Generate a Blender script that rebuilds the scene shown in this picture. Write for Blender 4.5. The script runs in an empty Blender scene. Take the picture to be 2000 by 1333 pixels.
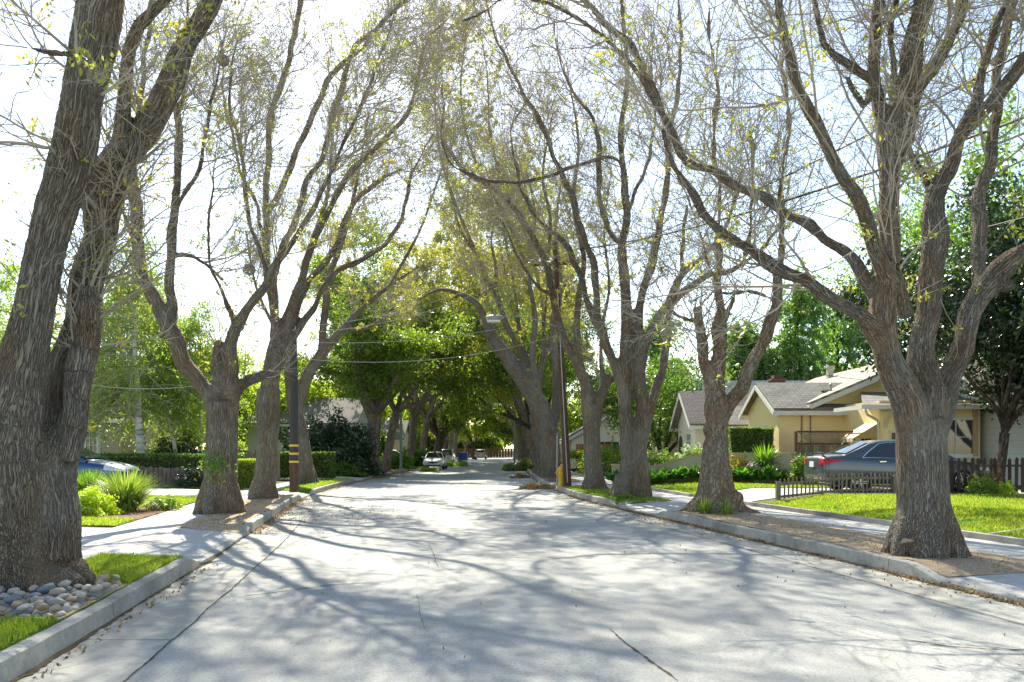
import bpy, bmesh, math, random
import numpy as np
from mathutils import Vector, noise as mnoise

# ---------------------------------------------------------------- camera, sky, sun, exposure
sc = bpy.context.scene
CH = 1.6; FP = 1600.0; HY = 880.0
cam_d = bpy.data.cameras.new("camera"); cam = bpy.data.objects.new("camera", cam_d)
sc.collection.objects.link(cam); sc.camera = cam
cam.location = (0, 0, CH); cam.rotation_euler = (math.radians(90), 0, 0)
cam_d.sensor_width = 36.0; cam_d.lens = 36.0 * FP / 2000.0
cam_d.shift_y = (HY - 666.5) / 2000.0
cam_d.clip_start = 0.1; cam_d.clip_end = 3000
SUN_EL = math.radians(41); SUN_AZ = math.radians(-11)      # azimuth from +Y towards +X
w = bpy.data.worlds.new("World"); sc.world = w; w.use_nodes = True
wn = w.node_tree; wn.nodes.clear()
sky = wn.nodes.new('ShaderNodeTexSky'); sky.sky_type = 'NISHITA'; sky.sun_disc = False
sky.sun_elevation = SUN_EL; sky.sun_rotation = SUN_AZ
sky.air_density = 1.0; sky.dust_density = 0.45; sky.ozone_density = 1.2
bg = wn.nodes.new('ShaderNodeBackground'); bg.inputs[1].default_value = 0.135
wo = wn.nodes.new('ShaderNodeOutputWorld')
wb = wn.nodes.new('ShaderNodeMix'); wb.data_type = 'RGBA'; wb.blend_type = 'MULTIPLY'; wb.inputs[0].default_value = 1.0; wb.inputs[7].default_value = (1.05, 0.985, 0.885, 1)
wn.links.new(sky.outputs[0], wb.inputs[6]); wn.links.new(wb.outputs[2], bg.inputs[0]); wn.links.new(bg.outputs[0], wo.inputs[0])
sd = bpy.data.lights.new("sun", 'SUN'); sd.energy = 5.0; sd.angle = math.radians(0.45); sd.color = (1.0, 0.945, 0.80)
sun = bpy.data.objects.new("sun", sd); sc.collection.objects.link(sun)
sdir = Vector((math.sin(SUN_AZ) * math.cos(SUN_EL), math.cos(SUN_AZ) * math.cos(SUN_EL), math.sin(SUN_EL)))
sun.rotation_euler = sdir.to_track_quat('Z', 'Y').to_euler(); sun.location = (0, 0, 40)
sc.view_settings.view_transform = 'Standard'; sc.view_settings.look = 'None'
sc.view_settings.exposure = 1.3; sc.view_settings.gamma = 1.0
sc.cycles.max_bounces = 7; sc.cycles.diffuse_bounces = 4; sc.cycles.transmission_bounces = 4
sc.cycles.transparent_max_bounces = 4; sc.cycles.caustics_reflective = False; sc.cycles.caustics_refractive = False
sc.cycles.use_denoising = True
sc.cycles.sample_clamp_indirect = 6.0

RNG = np.random.default_rng(7)

# ---------------------------------------------------------------- objects
def prop(o, label=None, cat=None, group=None, kind=None):
    if label: o['label'] = label
    if cat: o['category'] = cat
    if group: o['group'] = group
    if kind: o['kind'] = kind
    return o
def empty(name, loc, label=None, cat=None, group=None, rz=0):
    o = bpy.data.objects.new(name, None); sc.collection.objects.link(o)
    o.location = loc; o.rotation_euler = (0, 0, rz); o.empty_display_size = 0.3
    return prop(o, label, cat, group)
def root_loc(o):
    l = Vector((0, 0, 0))
    while o is not None:
        l = l + o.location; o = o.parent
    return l
def npmesh(name, V, faces, mat=None, smooth=False, angle=None):
    """faces: list of int arrays, each (m,k)"""
    V = np.asarray(V, dtype=np.float32).reshape(-1, 3)
    me = bpy.data.meshes.new(name)
    me.vertices.add(len(V)); me.vertices.foreach_set('co', V.ravel())
    fl = [np.asarray(f, dtype=np.int32) for f in faces if len(f)]
    if fl:
        nl = sum(f.size for f in fl); npoly = sum(len(f) for f in fl)
        me.loops.add(nl); me.polygons.add(npoly)
        me.loops.foreach_set('vertex_index', np.concatenate([f.ravel() for f in fl]))
        tot = np.concatenate([np.full(len(f), f.shape[1], dtype=np.int32) for f in fl])
        st = np.concatenate([[0], np.cumsum(tot)[:-1]]).astype(np.int32)
        me.polygons.foreach_set('loop_start', st)
        me.polygons.foreach_set('use_smooth', np.full(npoly, bool(smooth or angle), dtype=bool))
    me.update(calc_edges=True); me.validate(verbose=False)
    if angle: me.set_sharp_from_angle(angle=math.radians(angle))
    if mat: me.materials.append(mat)
    return me
def obj(name, V, faces, mat, parent=None, loc=None, smooth=False, angle=None):
    """V in world coordinates; made local to the parent (or to loc)"""
    V = np.asarray(V, dtype=np.float64).reshape(-1, 3)
    if parent is not None: off = np.array(root_loc(parent))
    elif loc is not None: off = np.array(loc)
    else: off = np.zeros(3)
    me = npmesh(name, V - off, faces, mat, smooth, angle)
    o = bpy.data.objects.new(name, me); sc.collection.objects.link(o)
    if parent is not None: o.parent = parent
    else: o.location = off
    return o
def basept(V):
    V = np.asarray(V).reshape(-1, 3)
    return (float((V[:, 0].min() + V[:, 0].max()) / 2), float((V[:, 1].min() + V[:, 1].max()) / 2), float(V[:, 2].min()))
def dup(root, loc, rz=0, sc_=None, label=None, group=None, name=None):
    def cp(o, par):
        c = o.copy(); sc.collection.objects.link(c); c.parent = par
        for ch in [k for k in kids.get(o.name, [])]: cp(ch, c)
        return c
    kids = {}
    for k in sc.collection.objects:
        if k.parent is not None: kids.setdefault(k.parent.name, []).append(k)
    r = cp(root, None); r.location = loc; r.rotation_euler = (0, 0, rz)
    if sc_ is not None: r.scale = sc_ if hasattr(sc_, '__len__') else (sc_, sc_, sc_)
    return prop(r, label, None, group)

class MB:
    """collects polygons of any size"""
    def __init__(s): s.v = []; s.f = {}; s.n = 0
    def add(s, V, F):
        V = np.asarray(V, dtype=float).reshape(-1, 3)
        for f in F: s.f.setdefault(len(f), []).append([int(i) + s.n for i in f])
        s.v.append(V); s.n += len(V); return s
    def box(s, x0, x1, y0, y1, z0, z1, rz=0, piv=None):
        V = np.array([[x, y, z] for z in (z0, z1) for y in (y0, y1) for x in (x0, x1)], float)
        if rz:
            p = np.array(piv if piv else ((x0 + x1) / 2, (y0 + y1) / 2)); c_, s_ = math.cos(rz), math.sin(rz)
            d = V[:, :2] - p; V[:, 0] = p[0] + d[:, 0] * c_ - d[:, 1] * s_; V[:, 1] = p[1] + d[:, 0] * s_ + d[:, 1] * c_
        return s.add(V, [(0, 2, 3, 1), (4, 5, 7, 6), (0, 1, 5, 4), (2, 6, 7, 3), (0, 4, 6, 2), (1, 3, 7, 5)])
    def bar(s, a, b, wd, ht, up=(0, 0, 1)):
        a = np.array(a, float); b = np.array(b, float); t = b - a; t /= np.linalg.norm(t) + 1e-9
        up = np.array(up, float); sd_ = np.cross(t, up)
        if np.linalg.norm(sd_) < 1e-4: sd_ = np.cross(t, (1, 0, 0))
        sd_ /= np.linalg.norm(sd_); u = np.cross(sd_, t)
        V = [p + sd_ * i * wd / 2 + u * j * ht / 2 for p in (a, b) for i, j in ((-1, -1), (1, -1), (1, 1), (-1, 1))]
        return s.add(V, [(3, 2, 1, 0), (4, 5, 6, 7), (0, 1, 5, 4), (1, 2, 6, 5), (2, 3, 7, 6), (3, 0, 4, 7)])
    def prism(s, poly, thick, axis=1, at=0.0):
        """poly: 2D outline in the other two axes, extruded along axis from at to at+thick"""
        n = len(poly); V = []
        for d in (at, at + thick):
            for a, b in poly:
                p = [0, 0, 0]; o = [k for k in (0, 1, 2) if k != axis]; p[o[0]] = a; p[o[1]] = b; p[axis] = d; V.append(p)
        F = [tuple(range(n))[::-1], tuple(range(n, 2 * n))] + [(i, (i + 1) % n, n + (i + 1) % n, n + i) for i in range(n)]
        return s.add(V, F)
    def tube(s, pts, r, k=8, cap=True):
        pts = np.asarray(pts, float); n = len(pts); r = np.broadcast_to(np.asarray(r, float), (n,))
        V, F = tubes(pts[None], r[None], k)
        s.add(V, F)
        if cap:
            s.add(V[:k], [tuple(range(k))[::-1]]); s.add(V[-k:], [tuple(range(k))])
        return s
    def lathe(s, prof, c0, k=16, axis=2, cap=True):
        V = []
        for r, h in prof:
            for i in range(k):
                a = 2 * math.pi * i / k; q = [r * math.cos(a), r * math.sin(a), h]
                if axis == 1: q = [q[0], q[2], q[1]]
                if axis == 0: q = [q[2], q[0], q[1]]
                V.append([c0[0] + q[0], c0[1] + q[1], c0[2] + q[2]])
        n = len(prof)
        F = [(j * k + i, j * k + (i + 1) % k, (j + 1) * k + (i + 1) % k, (j + 1) * k + i) for j in range(n - 1) for i in range(k)]
        if cap: F += [tuple(range(k))[::-1], tuple(range((n - 1) * k, n * k))]
        return s.add(V, F)
    def blob(s, c0, r, sub=2, amp=0.0, seed=0):
        bm = bmesh.new(); bmesh.ops.create_icosphere(bm, subdivisions=sub, radius=1)
        V = np.array([v.co[:] for v in bm.verts]); F = [[v.index for v in f.verts] for f in bm.faces]; bm.free()
        if amp:
            m = np.array([mnoise.noise(Vector(v * 1.7) + Vector((seed * 3.1, seed * 1.7, 0))) for v in V]); V = V * (1 + amp * m)[:, None]
        return s.add(V * np.array(r) + np.array(c0), F)
    def V(s): return np.concatenate(s.v) if s.v else np.zeros((0, 3))
    def build(s, name, mat, parent=None, loc=None, smooth=False, angle=None):
        V = s.V()
        if parent is None and loc is None: loc = basept(V)
        return obj(name, V, list(s.f.values()), mat, parent, loc, smooth, angle)
    def thing(s, name, mat, label, cat, group=None, kind=None, loc=None, smooth=False, angle=None):
        return prop(s.build(name, mat, None, loc, smooth, angle), label, cat, group, kind)

def norm(a): return a / (np.linalg.norm(a, axis=-1, keepdims=True) + 1e-9)
def tubes(P, R, k):
    """P (N,n,3), R (N,n) -> V, quads"""
    N, n, _ = P.shape
    T = np.empty_like(P); T[:, 1:-1] = P[:, 2:] - P[:, :-2]; T[:, 0] = P[:, 1] - P[:, 0]; T[:, -1] = P[:, -1] - P[:, -2]
    T = norm(T)
    U = np.empty_like(P)
    ref = np.where(np.abs(T[:, 0, 2:3]) < 0.8, np.array([[0, 0, 1.0]]), np.array([[1.0, 0, 0]]))
    u = norm(np.cross(T[:, 0], ref)); U[:, 0] = u
    for i in range(1, n):
        u = u - (u * T[:, i]).sum(-1, keepdims=True) * T[:, i]; u = norm(u); U[:, i] = u
    W = np.cross(T, U)
    a = np.arange(k) * 2 * math.pi / k
    V = P[:, :, None, :] + R[:, :, None, None] * (U[:, :, None, :] * np.cos(a)[None, None, :, None] + W[:, :, None, :] * np.sin(a)[None, None, :, None])
    idx = np.arange(N * n * k).reshape(N, n, k)
    A = idx[:, :-1, :]; B = np.roll(idx, -1, axis=2)[:, :-1, :]; C_ = np.roll(idx, -1, axis=2)[:, 1:, :]; D = idx[:, 1:, :]
    F = np.stack([A, B, C_, D], -1).reshape(-1, 4)
    return V.reshape(-1, 3), F

# ---------------------------------------------------------------- materials
class G:
    def __init__(s, name, disp=False):
        s.m = bpy.data.materials.new(name); s.m.use_nodes = True; s.t = s.m.node_tree; s.t.nodes.clear()
        s.out = s.t.nodes.new('ShaderNodeOutputMaterial')
        if disp: s.m.displacement_method = 'BOTH'
    def n(s, typ, ins=None, **props):
        nd = s.t.nodes.new('ShaderNode' + typ)
        for k, v in props.items(): setattr(nd, k, v)
        for k, v in (ins or {}).items():
            if isinstance(v, bpy.types.NodeSocket): s.t.links.new(v, nd.inputs[k])
            elif v is not None: nd.inputs[k].default_value = v
        return nd
    def obj(s): return s.n('TexCoord').outputs['Object']
    def geo(s): return s.n('NewGeometry')
    def mapv(s, v, scale=(1, 1, 1), loc=(0, 0, 0), rot=(0, 0, 0)):
        return s.n('Mapping', {'Vector': v, 'Scale': scale, 'Location': loc, 'Rotation': rot}).outputs[0]
    def noise(s, v, scale, detail=4, rough=0.55, dist=0.0):
        return s.n('TexNoise', {'Vector': v, 'Scale': scale, 'Detail': detail, 'Roughness': rough, 'Distortion': dist}).outputs[0]
    def vor(s, v, scale, feature='F1', rnd=1.0):
        return s.n('TexVoronoi', {'Vector': v, 'Scale': scale, 'Randomness': rnd}, feature=feature)
    def ramp(s, f, stops, interp='LINEAR'):
        r = s.n('ValToRGB', {0: f}); cr = r.color_ramp; cr.interpolation = interp
        while len(cr.elements) > 1: cr.elements.remove(cr.elements[-1])
        for i, (p, c) in enumerate(stops):
            if not hasattr(c, '__len__'): c = (c, c, c)
            e = cr.elements[0] if i == 0 else cr.elements.new(p)
            e.position = p; e.color = (*c, 1)
        return r.outputs[0]
    def mix(s, f, a, b, mode='MIX'):
        col = lambda c: (*c, 1) if (hasattr(c, '__len__') and len(c) == 3) else c
        nd = s.n('Mix', data_type='RGBA', blend_type=mode)
        for k, v in ((0, f), (6, col(a)), (7, col(b))):
            if isinstance(v, bpy.types.NodeSocket): s.t.links.new(v, nd.inputs[k])
            else: nd.inputs[k].default_value = v
        return nd.outputs[2]
    def math(s, op, a, b=0.0, clamp=False):
        nd = s.n('Math', operation=op, use_clamp=clamp)
        for k, v in ((0, a), (1, b)):
            if isinstance(v, bpy.types.NodeSocket): s.t.links.new(v, nd.inputs[k])
            else: nd.inputs[k].default_value = v
        return nd.outputs[0]
    def bump(s, h, strength=0.5, dist=0.02, nrm=None):
        return s.n('Bump', {'Height': h, 'Strength': strength, 'Distance': dist, 'Normal': nrm}).outputs[0]
    def bsdf(s, color, rough=0.8, metal=0.0, nrm=None, spec=0.5, **kw):
        col = (*color, 1) if (hasattr(color, '__len__') and len(color) == 3) else color
        ins = {'Base Color': col, 'Roughness': rough, 'Metallic': metal, 'Normal': nrm, 'Specular IOR Level': spec}
        ins.update(kw)
        return s.n('BsdfPrincipled', ins).outputs[0]
    def fin(s, sh, disp=None):
        s.t.links.new(sh, s.out.inputs[0])
        if disp is not None: s.t.links.new(disp, s.out.inputs[2])
        return s.m

def sep(g, v):
    nd = g.n('SeparateXYZ', {0: v}); return nd.outputs
def m_bark(name, dark, mid, light, disp=0.012, sx=46.0, sz=2.1, red=0.25, blend=True):
    """blend: three sets of along-the-limb coordinates (bark0..2) weighted by bw, so that the grain runs from limb to limb"""
    g = G(name, disp > 0)
    def height(at):
        warp = g.noise(g.mapv(at, (4, 4, 5.0)), 1.0, 3)
        v = g.n('VectorMath', {0: g.mapv(at, (sx, sx, sz)), 1: g.n('CombineXYZ', {0: g.math('MULTIPLY', warp, 2.6), 1: g.math('MULTIPLY', warp, 2.2), 2: 0.0}).outputs[0]}, operation='ADD').outputs[0]
        r1 = g.math('MULTIPLY', g.math('ABSOLUTE', g.math('SUBTRACT', g.noise(v, 1.0, 2, 0.5), 0.5)), 6.0, True)     # 0 in furrows
        n2 = g.noise(g.mapv(at, (sx * 2.6, sx * 2.6, sz * 7)), 1.0, 4, 0.65)
        return g.math('ADD', g.math('MULTIPLY', r1, 0.72), g.math('MULTIPLY', n2, 0.42))
    if blend:
        w_ = sep(g, g.n('Attribute', attribute_name='bw').outputs['Vector']); h = None
        for k in range(3):
            q = g.math('MULTIPLY', height(g.n('Attribute', attribute_name='bark%d' % k).outputs['Vector']), w_[k]); h = q if h is None else g.math('ADD', h, q)
    else: h = height(g.n('Attribute', attribute_name='bark').outputs['Vector'])
    o = g.obj(); big = g.noise(g.mapv(o, (2.2, 2.2, 0.9)), 1.0, 4)
    c = g.ramp(h, [(0.20, dark), (0.42, mid), (0.9, light)])
    c = g.mix(g.ramp(big, [(0.42, 0), (0.68, 1)]), c, g.mix(1.0, c, (1.0, 0.80, 0.62), 'MULTIPLY'))
    c = g.mix(g.ramp(g.noise(g.mapv(o, (1.1, 1.1, 0.6), (4, 4, 4)), 1.0, 5), [(0.5, 0), (0.68, .55)]), c, g.mix(1.0, c, (0.55, 0.55, 0.58), 'MULTIPLY'))
    c = g.mix(g.math('MULTIPLY', g.ramp(g.noise(g.mapv(o, (7, 7, 1.6)), 1.0, 3), [(0.58, 0), (0.72, 1)]), red), c, (0.19, 0.115, 0.075))
    nb = g.bump(h, 0.85, 0.02)
    dn = g.n('Displacement', {'Height': g.math('MULTIPLY', g.math('SUBTRACT', h, 0.6), disp), 'Midlevel': 0.0, 'Scale': 1.0}).outputs[0] if disp > 0 else None
    return g.fin(g.bsdf(c, 0.92, nrm=nb, spec=0.15), dn)
BARK = m_bark('grey_furrowed_bark', (0.08, 0.066, 0.052), (0.235, 0.208, 0.17), (0.335, 0.30, 0.25))
BARK_FAR = m_bark('far_bark', (0.06, 0.046, 0.036), (0.19, 0.155, 0.125), (0.33, 0.285, 0.24), disp=0.0, sx=20, sz=1.2, blend=False)
BARK_DARK = m_bark('dark_bark', (0.02, 0.016, 0.014), (0.07, 0.056, 0.046), (0.14, 0.115, 0.10), disp=0.0, sx=14, sz=2, blend=False)
BARK_GNARL = m_bark('gnarled_brown_bark', (0.13, 0.098, 0.074), (0.25, 0.195, 0.145), (0.34, 0.285, 0.225), disp=0.02, sx=15, sz=4.0, red=0.9)
def m_birch():
    g = G('birch_bark'); o = g.obj()
    n = g.noise(g.mapv(o, (3, 3, 14)), 1.0, 4); big = g.noise(o, 1.6, 3)
    c = g.ramp(n, [(0.40, (0.58, 0.56, 0.52)), (0.56, (0.44, 0.42, 0.39)), (0.66, (0.05, 0.045, 0.04))])
    c = g.mix(g.ramp(big, [(0.5, 0), (0.7, .7)]), c, (0.10, 0.085, 0.07))
    return g.fin(g.bsdf(c, 0.8, nrm=g.bump(n, 0.4, 0.01)))
BIRCH = m_birch()
def m_twig(name, a, b):
    g = G(name); c = g.mix(g.ramp(g.noise(g.obj(), 1.3, 3), [(0.4, 0), (0.62, 1)]), a, b)
    return g.fin(g.bsdf(c, 0.85, spec=0.2))
TWIG = m_twig('twig_bark', (0.31, 0.27, 0.215), (0.44, 0.39, 0.31))
TWIG_DARK = m_twig('dark_twig', (0.05, 0.04, 0.03), (0.09, 0.07, 0.055))
TWIG_FAR = m_twig('far_twig', (0.30, 0.25, 0.19), (0.42, 0.36, 0.26))
def m_leaf(name, cols, tr=0.5, rough=0.45, spec=0.4, clump=1.2, trc=None):
    g = G(name); o = g.obj()
    rnd = g.geo().outputs['Random Per Island']
    f = g.math('ADD', g.math('MULTIPLY', rnd, 0.62), g.math('MULTIPLY', g.noise(o, clump, 2), 0.5))
    k = len(cols); c = g.ramp(f, [(0.18 + 0.66 * i / max(1, k - 1), cc) for i, cc in enumerate(cols)])
    d = g.bsdf(c, rough, spec=spec)
    tc = g.mix(1.0, c, trc or (1.9, 2.1, 0.7), 'MULTIPLY')
    t = g.n('BsdfTranslucent', {'Color': tc}).outputs[0]
    return g.fin(g.n('MixShader', {0: tr, 1: d, 2: t}).outputs[0])
LEAF_YOUNG = m_leaf('young_yellow_leaf', [(0.36, 0.28, 0.06), (0.40, 0.40, 0.10), (0.29, 0.35, 0.07), (0.42, 0.36, 0.09)], 0.45, trc=(1.5, 1.5, .6))
LEAF_CAMPHOR = m_leaf('camphor_leaf', [(0.06, 0.098, 0.025), (0.12, 0.17, 0.028), (0.21, 0.265, 0.045), (0.07, 0.11, 0.025)], 0.48, 0.35, 0.5, 0.8)
LEAF_BRIGHT = m_leaf('bright_green_leaf', [(0.14, 0.19, 0.03), (0.28, 0.33, 0.05), (0.20, 0.27, 0.04)], 0.5, clump=0.6)
LEAF_BIRCH = m_leaf('birch_leaf', [(0.14, 0.20, 0.05), (0.26, 0.32, 0.09), (0.18, 0.25, 0.06)], 0.5, clump=0.8)
LEAF_WILLOW = m_leaf('willow_leaf', [(0.09, 0.17, 0.05), (0.15, 0.25, 0.07), (0.20, 0.30, 0.10)], 0.45, clump=0.6)
LEAF_DARK = m_leaf('magnolia_leaf', [(0.014, 0.032, 0.013), (0.03, 0.06, 0.02), (0.05, 0.085, 0.028)], 0.10, 0.28, 0.6)
LEAF_HEDGE = m_leaf('hedge_leaf', [(0.05, 0.10, 0.025), (0.09, 0.16, 0.03), (0.18, 0.27, 0.05)], 0.35, clump=3)
LEAF_GOLD = m_leaf('golden_shrub_leaf', [(0.26, 0.36, 0.03), (0.42, 0.48, 0.05), (0.34, 0.42, 0.04)], 0.4, clump=4)
LEAF_HOSTA = m_leaf('broad_bed_leaf', [(0.04, 0.11, 0.02), (0.08, 0.19, 0.03), (0.13, 0.27, 0.05)], 0.3, 0.3, 0.5, clump=3)
LEAF_GARDEN = m_leaf('garden_leaf', [(0.06, 0.13, 0.025), (0.13, 0.24, 0.04), (0.22, 0.30, 0.05)], 0.4, clump=3)
LEAF_FEATHER = m_leaf('blade_leaf', [(0.11, 0.18, 0.035), (0.22, 0.32, 0.06), (0.34, 0.36, 0.12)], 0.35, clump=3)
LEAF_YELLOWFL = m_leaf('yellow_flower', [(0.55, 0.42, 0.04), (0.65, 0.52, 0.06), (0.35, 0.30, 0.05)], 0.3, clump=3, trc=(1.3, 1.2, .6))
PETAL_PINK = m_leaf('pink_petal', [(0.70, 0.32, 0.30), (0.78, 0.52, 0.46), (0.80, 0.72, 0.66)], 0.3, clump=3, trc=(1.1, 1, 1))
PETAL_RED = m_leaf('red_petal', [(0.50, 0.06, 0.04), (0.62, 0.14, 0.06), (0.60, 0.30, 0.10)], 0.3, clump=3, trc=(1.1, 1, 1))
PETAL_WHITE = m_leaf('white_petal', [(0.80, 0.78, 0.70), (0.76, 0.74, 0.60)], 0.3, clump=3, trc=(1.1, 1.1, 1))
GRASS = m_leaf('grass_blade', [(0.10, 0.155, 0.02), (0.16, 0.235, 0.028), (0.24, 0.29, 0.05), (0.34, 0.32, 0.11)], 0.5, 0.5, 0.3, clump=0.9)
LITTER = m_leaf('dry_leaf', [(0.18, 0.09, 0.035), (0.32, 0.19, 0.08), (0.42, 0.30, 0.14), (0.26, 0.16, 0.08)], 0.15, 0.8, 0.1, clump=5, trc=(1, .9, .6))

def m_road():
    g = G('worn_pale_asphalt'); o = g.obj()
    fine = g.noise(o, 130, 3, 0.7); med = g.noise(o, 9, 4, 0.6); big = g.noise(g.mapv(o, (0.7, 0.22, 1)), 1.0, 4, 0.6)
    c = g.ramp(big, [(0.3, (0.40, 0.40, 0.365)), (0.5, (0.47, 0.47, 0.43)), (0.7, (0.54, 0.535, 0.49))])
    c = g.mix(g.ramp(med, [(0.35, 0.22), (0.6, 0)]), c, (0.30, 0.295, 0.28))
    c = g.mix(g.ramp(g.noise(o, 34, 6, 0.85), [(0.40, 0.75), (0.52, 0)]), c, (0.24, 0.235, 0.215))
    pt = g.vor(g.n('VectorMath', {0: g.mapv(o, (.16, .11, 1)), 1: g.n('CombineXYZ', {0: g.math('MULTIPLY', g.noise(o, 0.9, 4), .5), 1: 0.0, 2: 0.0}).outputs[0]}, operation='ADD').outputs[0], 1.0).outputs['Color']
    c = g.mix(g.ramp(pt, [(0.3, 0), (0.8, 0.28)]), c, (0.33, 0.325, 0.30))
    oil = g.math('MULTIPLY', g.ramp(g.noise(g.mapv(o, (1, .6, 1), (7, 7, 0)), 2.2, 4, 0.6), [(0.64, 0), (0.72, 0.5)]), 1.0)
    c = g.mix(oil, c, (0.20, 0.19, 0.175))
    c = g.mix(g.ramp(g.noise(g.mapv(o, (0.55, 0.4, 1), (9, 2, 0)), 1.0, 6, 0.7), [(0.5, 0), (0.6, 0.3), (0.7, 0.5)]), c, (0.30, 0.295, 0.27))
    c = g.mix(g.ramp(fine, [(0.38, 0.75), (0.54, 0)]), c, (0.17, 0.165, 0.155))
    st = g.noise(g.mapv(o, (1.6, 0.18, 1), (3, 5, 0)), 1.0, 5, 0.65)
    c = g.mix(g.ramp(st, [(0.48, 0), (0.70, 0.55)]), c, (0.27, 0.265, 0.24))
    c = g.mix(g.ramp(g.vor(o, 60).outputs[0], [(0.0, 0.35), (0.16, 0)]), c, (0.72, 0.71, 0.68))
    wv = g.n('VectorMath', {0: g.mapv(o, (0.30, 0.13, 1)), 1: g.mix(1.0, g.n('TexNoise', {'Vector': o, 'Scale': 1.1, 'Detail': 5.0}).outputs[1], (0.5, 0.5, 0.5), 'MULTIPLY')}, operation='ADD').outputs[0]
    cr = g.vor(wv, 1.0, 'DISTANCE_TO_EDGE').outputs[0]
    msk = g.ramp(g.noise(o, 0.5, 3), [(0.60, 0), (0.66, 0.5)])
    line = g.math('MULTIPLY', g.ramp(cr, [(0.0, 1), (0.0035, 0.7), (0.006, 0)]), msk)
    c = g.mix(line, c, (0.09, 0.08, 0.065))
    pits = g.math('MULTIPLY', g.ramp(g.noise(o, 26, 3), [(0.62, 0), (0.68, 1)]), g.ramp(g.noise(o, 1.3, 3), [(0.46, 0), (0.6, 0.75)]))
    c = g.mix(pits, c, (0.14, 0.125, 0.10))
    h = g.math('SUBTRACT', fine, g.math('MULTIPLY', line, 2.0))
    return g.fin(g.bsdf(c, 0.88, nrm=g.bump(h, 0.5, 0.006), spec=0.3))
def m_conc(name, base, stain=(0.30, 0.24, 0.17), st=0.35, joint=None, k=1.0):
    g = G(name); o = g.obj()
    fine = g.noise(o, 160, 3, 0.7); med = g.noise(o, 5 * k, 4, 0.6); big = g.noise(o, 0.8, 4)
    c = g.mix(g.ramp(med, [(0.3, 0.7), (0.62, 0)]), base, tuple(x * 0.62 for x in base))
    c = g.mix(g.ramp(g.noise(o, 22 * k, 5, 0.75), [(0.36, 0.45), (0.5, 0)]), c, tuple(x * 0.55 for x in base))
    c = g.mix(g.ramp(big, [(0.48, 0), (0.7, st)]), c, stain)
    c = g.mix(g.ramp(fine, [(0.38, 0.4), (0.55, 0)]), c, tuple(x * 0.5 for x in base))
    h = fine
    if joint:
        y = sep(g, o)[1]
        fr = g.math('ABSOLUTE', g.math('SUBTRACT', g.math('FRACT', g.math('DIVIDE', y, joint)), 0.5))
        ln = g.ramp(fr, [(0.0, 1), (0.006 / joint * 1.0, 1), (0.011 / joint, 0)])
        c = g.mix(ln, c, (0.08, 0.07, 0.055)); h = g.math('SUBTRACT', fine, g.math('MULTIPLY', ln, 3))
    return g.fin(g.bsdf(c, 0.9, nrm=g.bump(h, 0.4, 0.005), spec=0.25))
ROAD = m_road()
GUTTER = m_conc('gutter_concrete', (0.47, 0.455, 0.40), (0.33, 0.26, 0.17), 0.45, 4.6)
WALK = m_conc('pavement_concrete', (0.58, 0.56, 0.52), (0.42, 0.36, 0.28), 0.3, 1.5)
DRIVE = m_conc('driveway_concrete', (0.56, 0.54, 0.50), (0.40, 0.34, 0.27), 0.3)
KERB = m_conc('kerb_concrete', (0.47, 0.45, 0.40), (0.17, 0.145, 0.11), 0.8, 3.1, 2.6)
def m_soil(name, a, b, c_, amp=0.03):
    g = G(name); o = g.obj()
    n1 = g.noise(o, 34, 6, 0.75); n2 = g.noise(o, 2.4, 4)
    c = g.ramp(n1, [(0.36, a), (0.5, b), (0.66, c_)])
    c = g.mix(g.ramp(n2, [(0.4, 0), (0.65, 0.6)]), c, b)
    return g.fin(g.bsdf(c, 0.95, nrm=g.bump(n1, 0.8, amp), spec=0.1))
SOIL = m_soil('dry_soil', (0.24, 0.16, 0.10), (0.46, 0.34, 0.225), (0.62, 0.49, 0.34))
MULCH = m_soil('brown_mulch', (0.08, 0.045, 0.03), (0.22, 0.13, 0.085), (0.38, 0.27, 0.18))
GROUND = m_soil('garden_ground', (0.07, 0.08, 0.03), (0.14, 0.13, 0.06), (0.24, 0.19, 0.10))
TURF = m_soil('turf_base', (0.035, 0.09, 0.008), (0.075, 0.165, 0.012), (0.12, 0.22, 0.02))

def m_stucco(name, col, dirt=0.2):
    g = G(name); o = g.obj(); n = g.noise(o, 45, 4, 0.7); b = g.noise(g.mapv(o, (0.8, 0.8, 0.35)), 1.0, 4)
    c = g.mix(g.ramp(b, [(0.45, 0), (0.75, dirt)]), col, tuple(x * 0.62 for x in col))
    return g.fin(g.bsdf(c, 0.85, nrm=g.bump(n, 0.5, 0.01), spec=0.2))
def m_roof(name, cols, axis):
    g = G(name); o = g.obj(); s_ = sep(g, o)
    u = s_[1] if axis == 'y' else s_[0]
    v = g.n('CombineXYZ', {0: u, 1: g.math('MULTIPLY', s_[2], 2.1), 2: 0.0}).outputs[0]
    br = g.n('TexBrick', {'Vector': v, 'Color1': (*cols[0], 1), 'Color2': (*cols[1], 1), 'Mortar': (*[x * 0.35 for x in cols[0]], 1), 'Scale': 1.0,
                          'Mortar Size': 0.012, 'Bias': 0.0, 'Brick Width': 0.32, 'Row Height': 0.20})
    c = g.mix(g.ramp(g.noise(o, 1.5, 4), [(0.4, 0), (0.7, 0.6)]), br.outputs[0], cols[2])
    c = g.mix(g.ramp(g.noise(o, 60, 3), [(0.35, 0.5), (0.6, 0)]), c, tuple(x * 0.4 for x in cols[0]))
    return g.fin(g.bsdf(c, 0.92, nrm=g.bump(g.math('SUBTRACT', 1.0, br.outputs[1]), 0.6, 0.02), spec=0.15))
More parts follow.
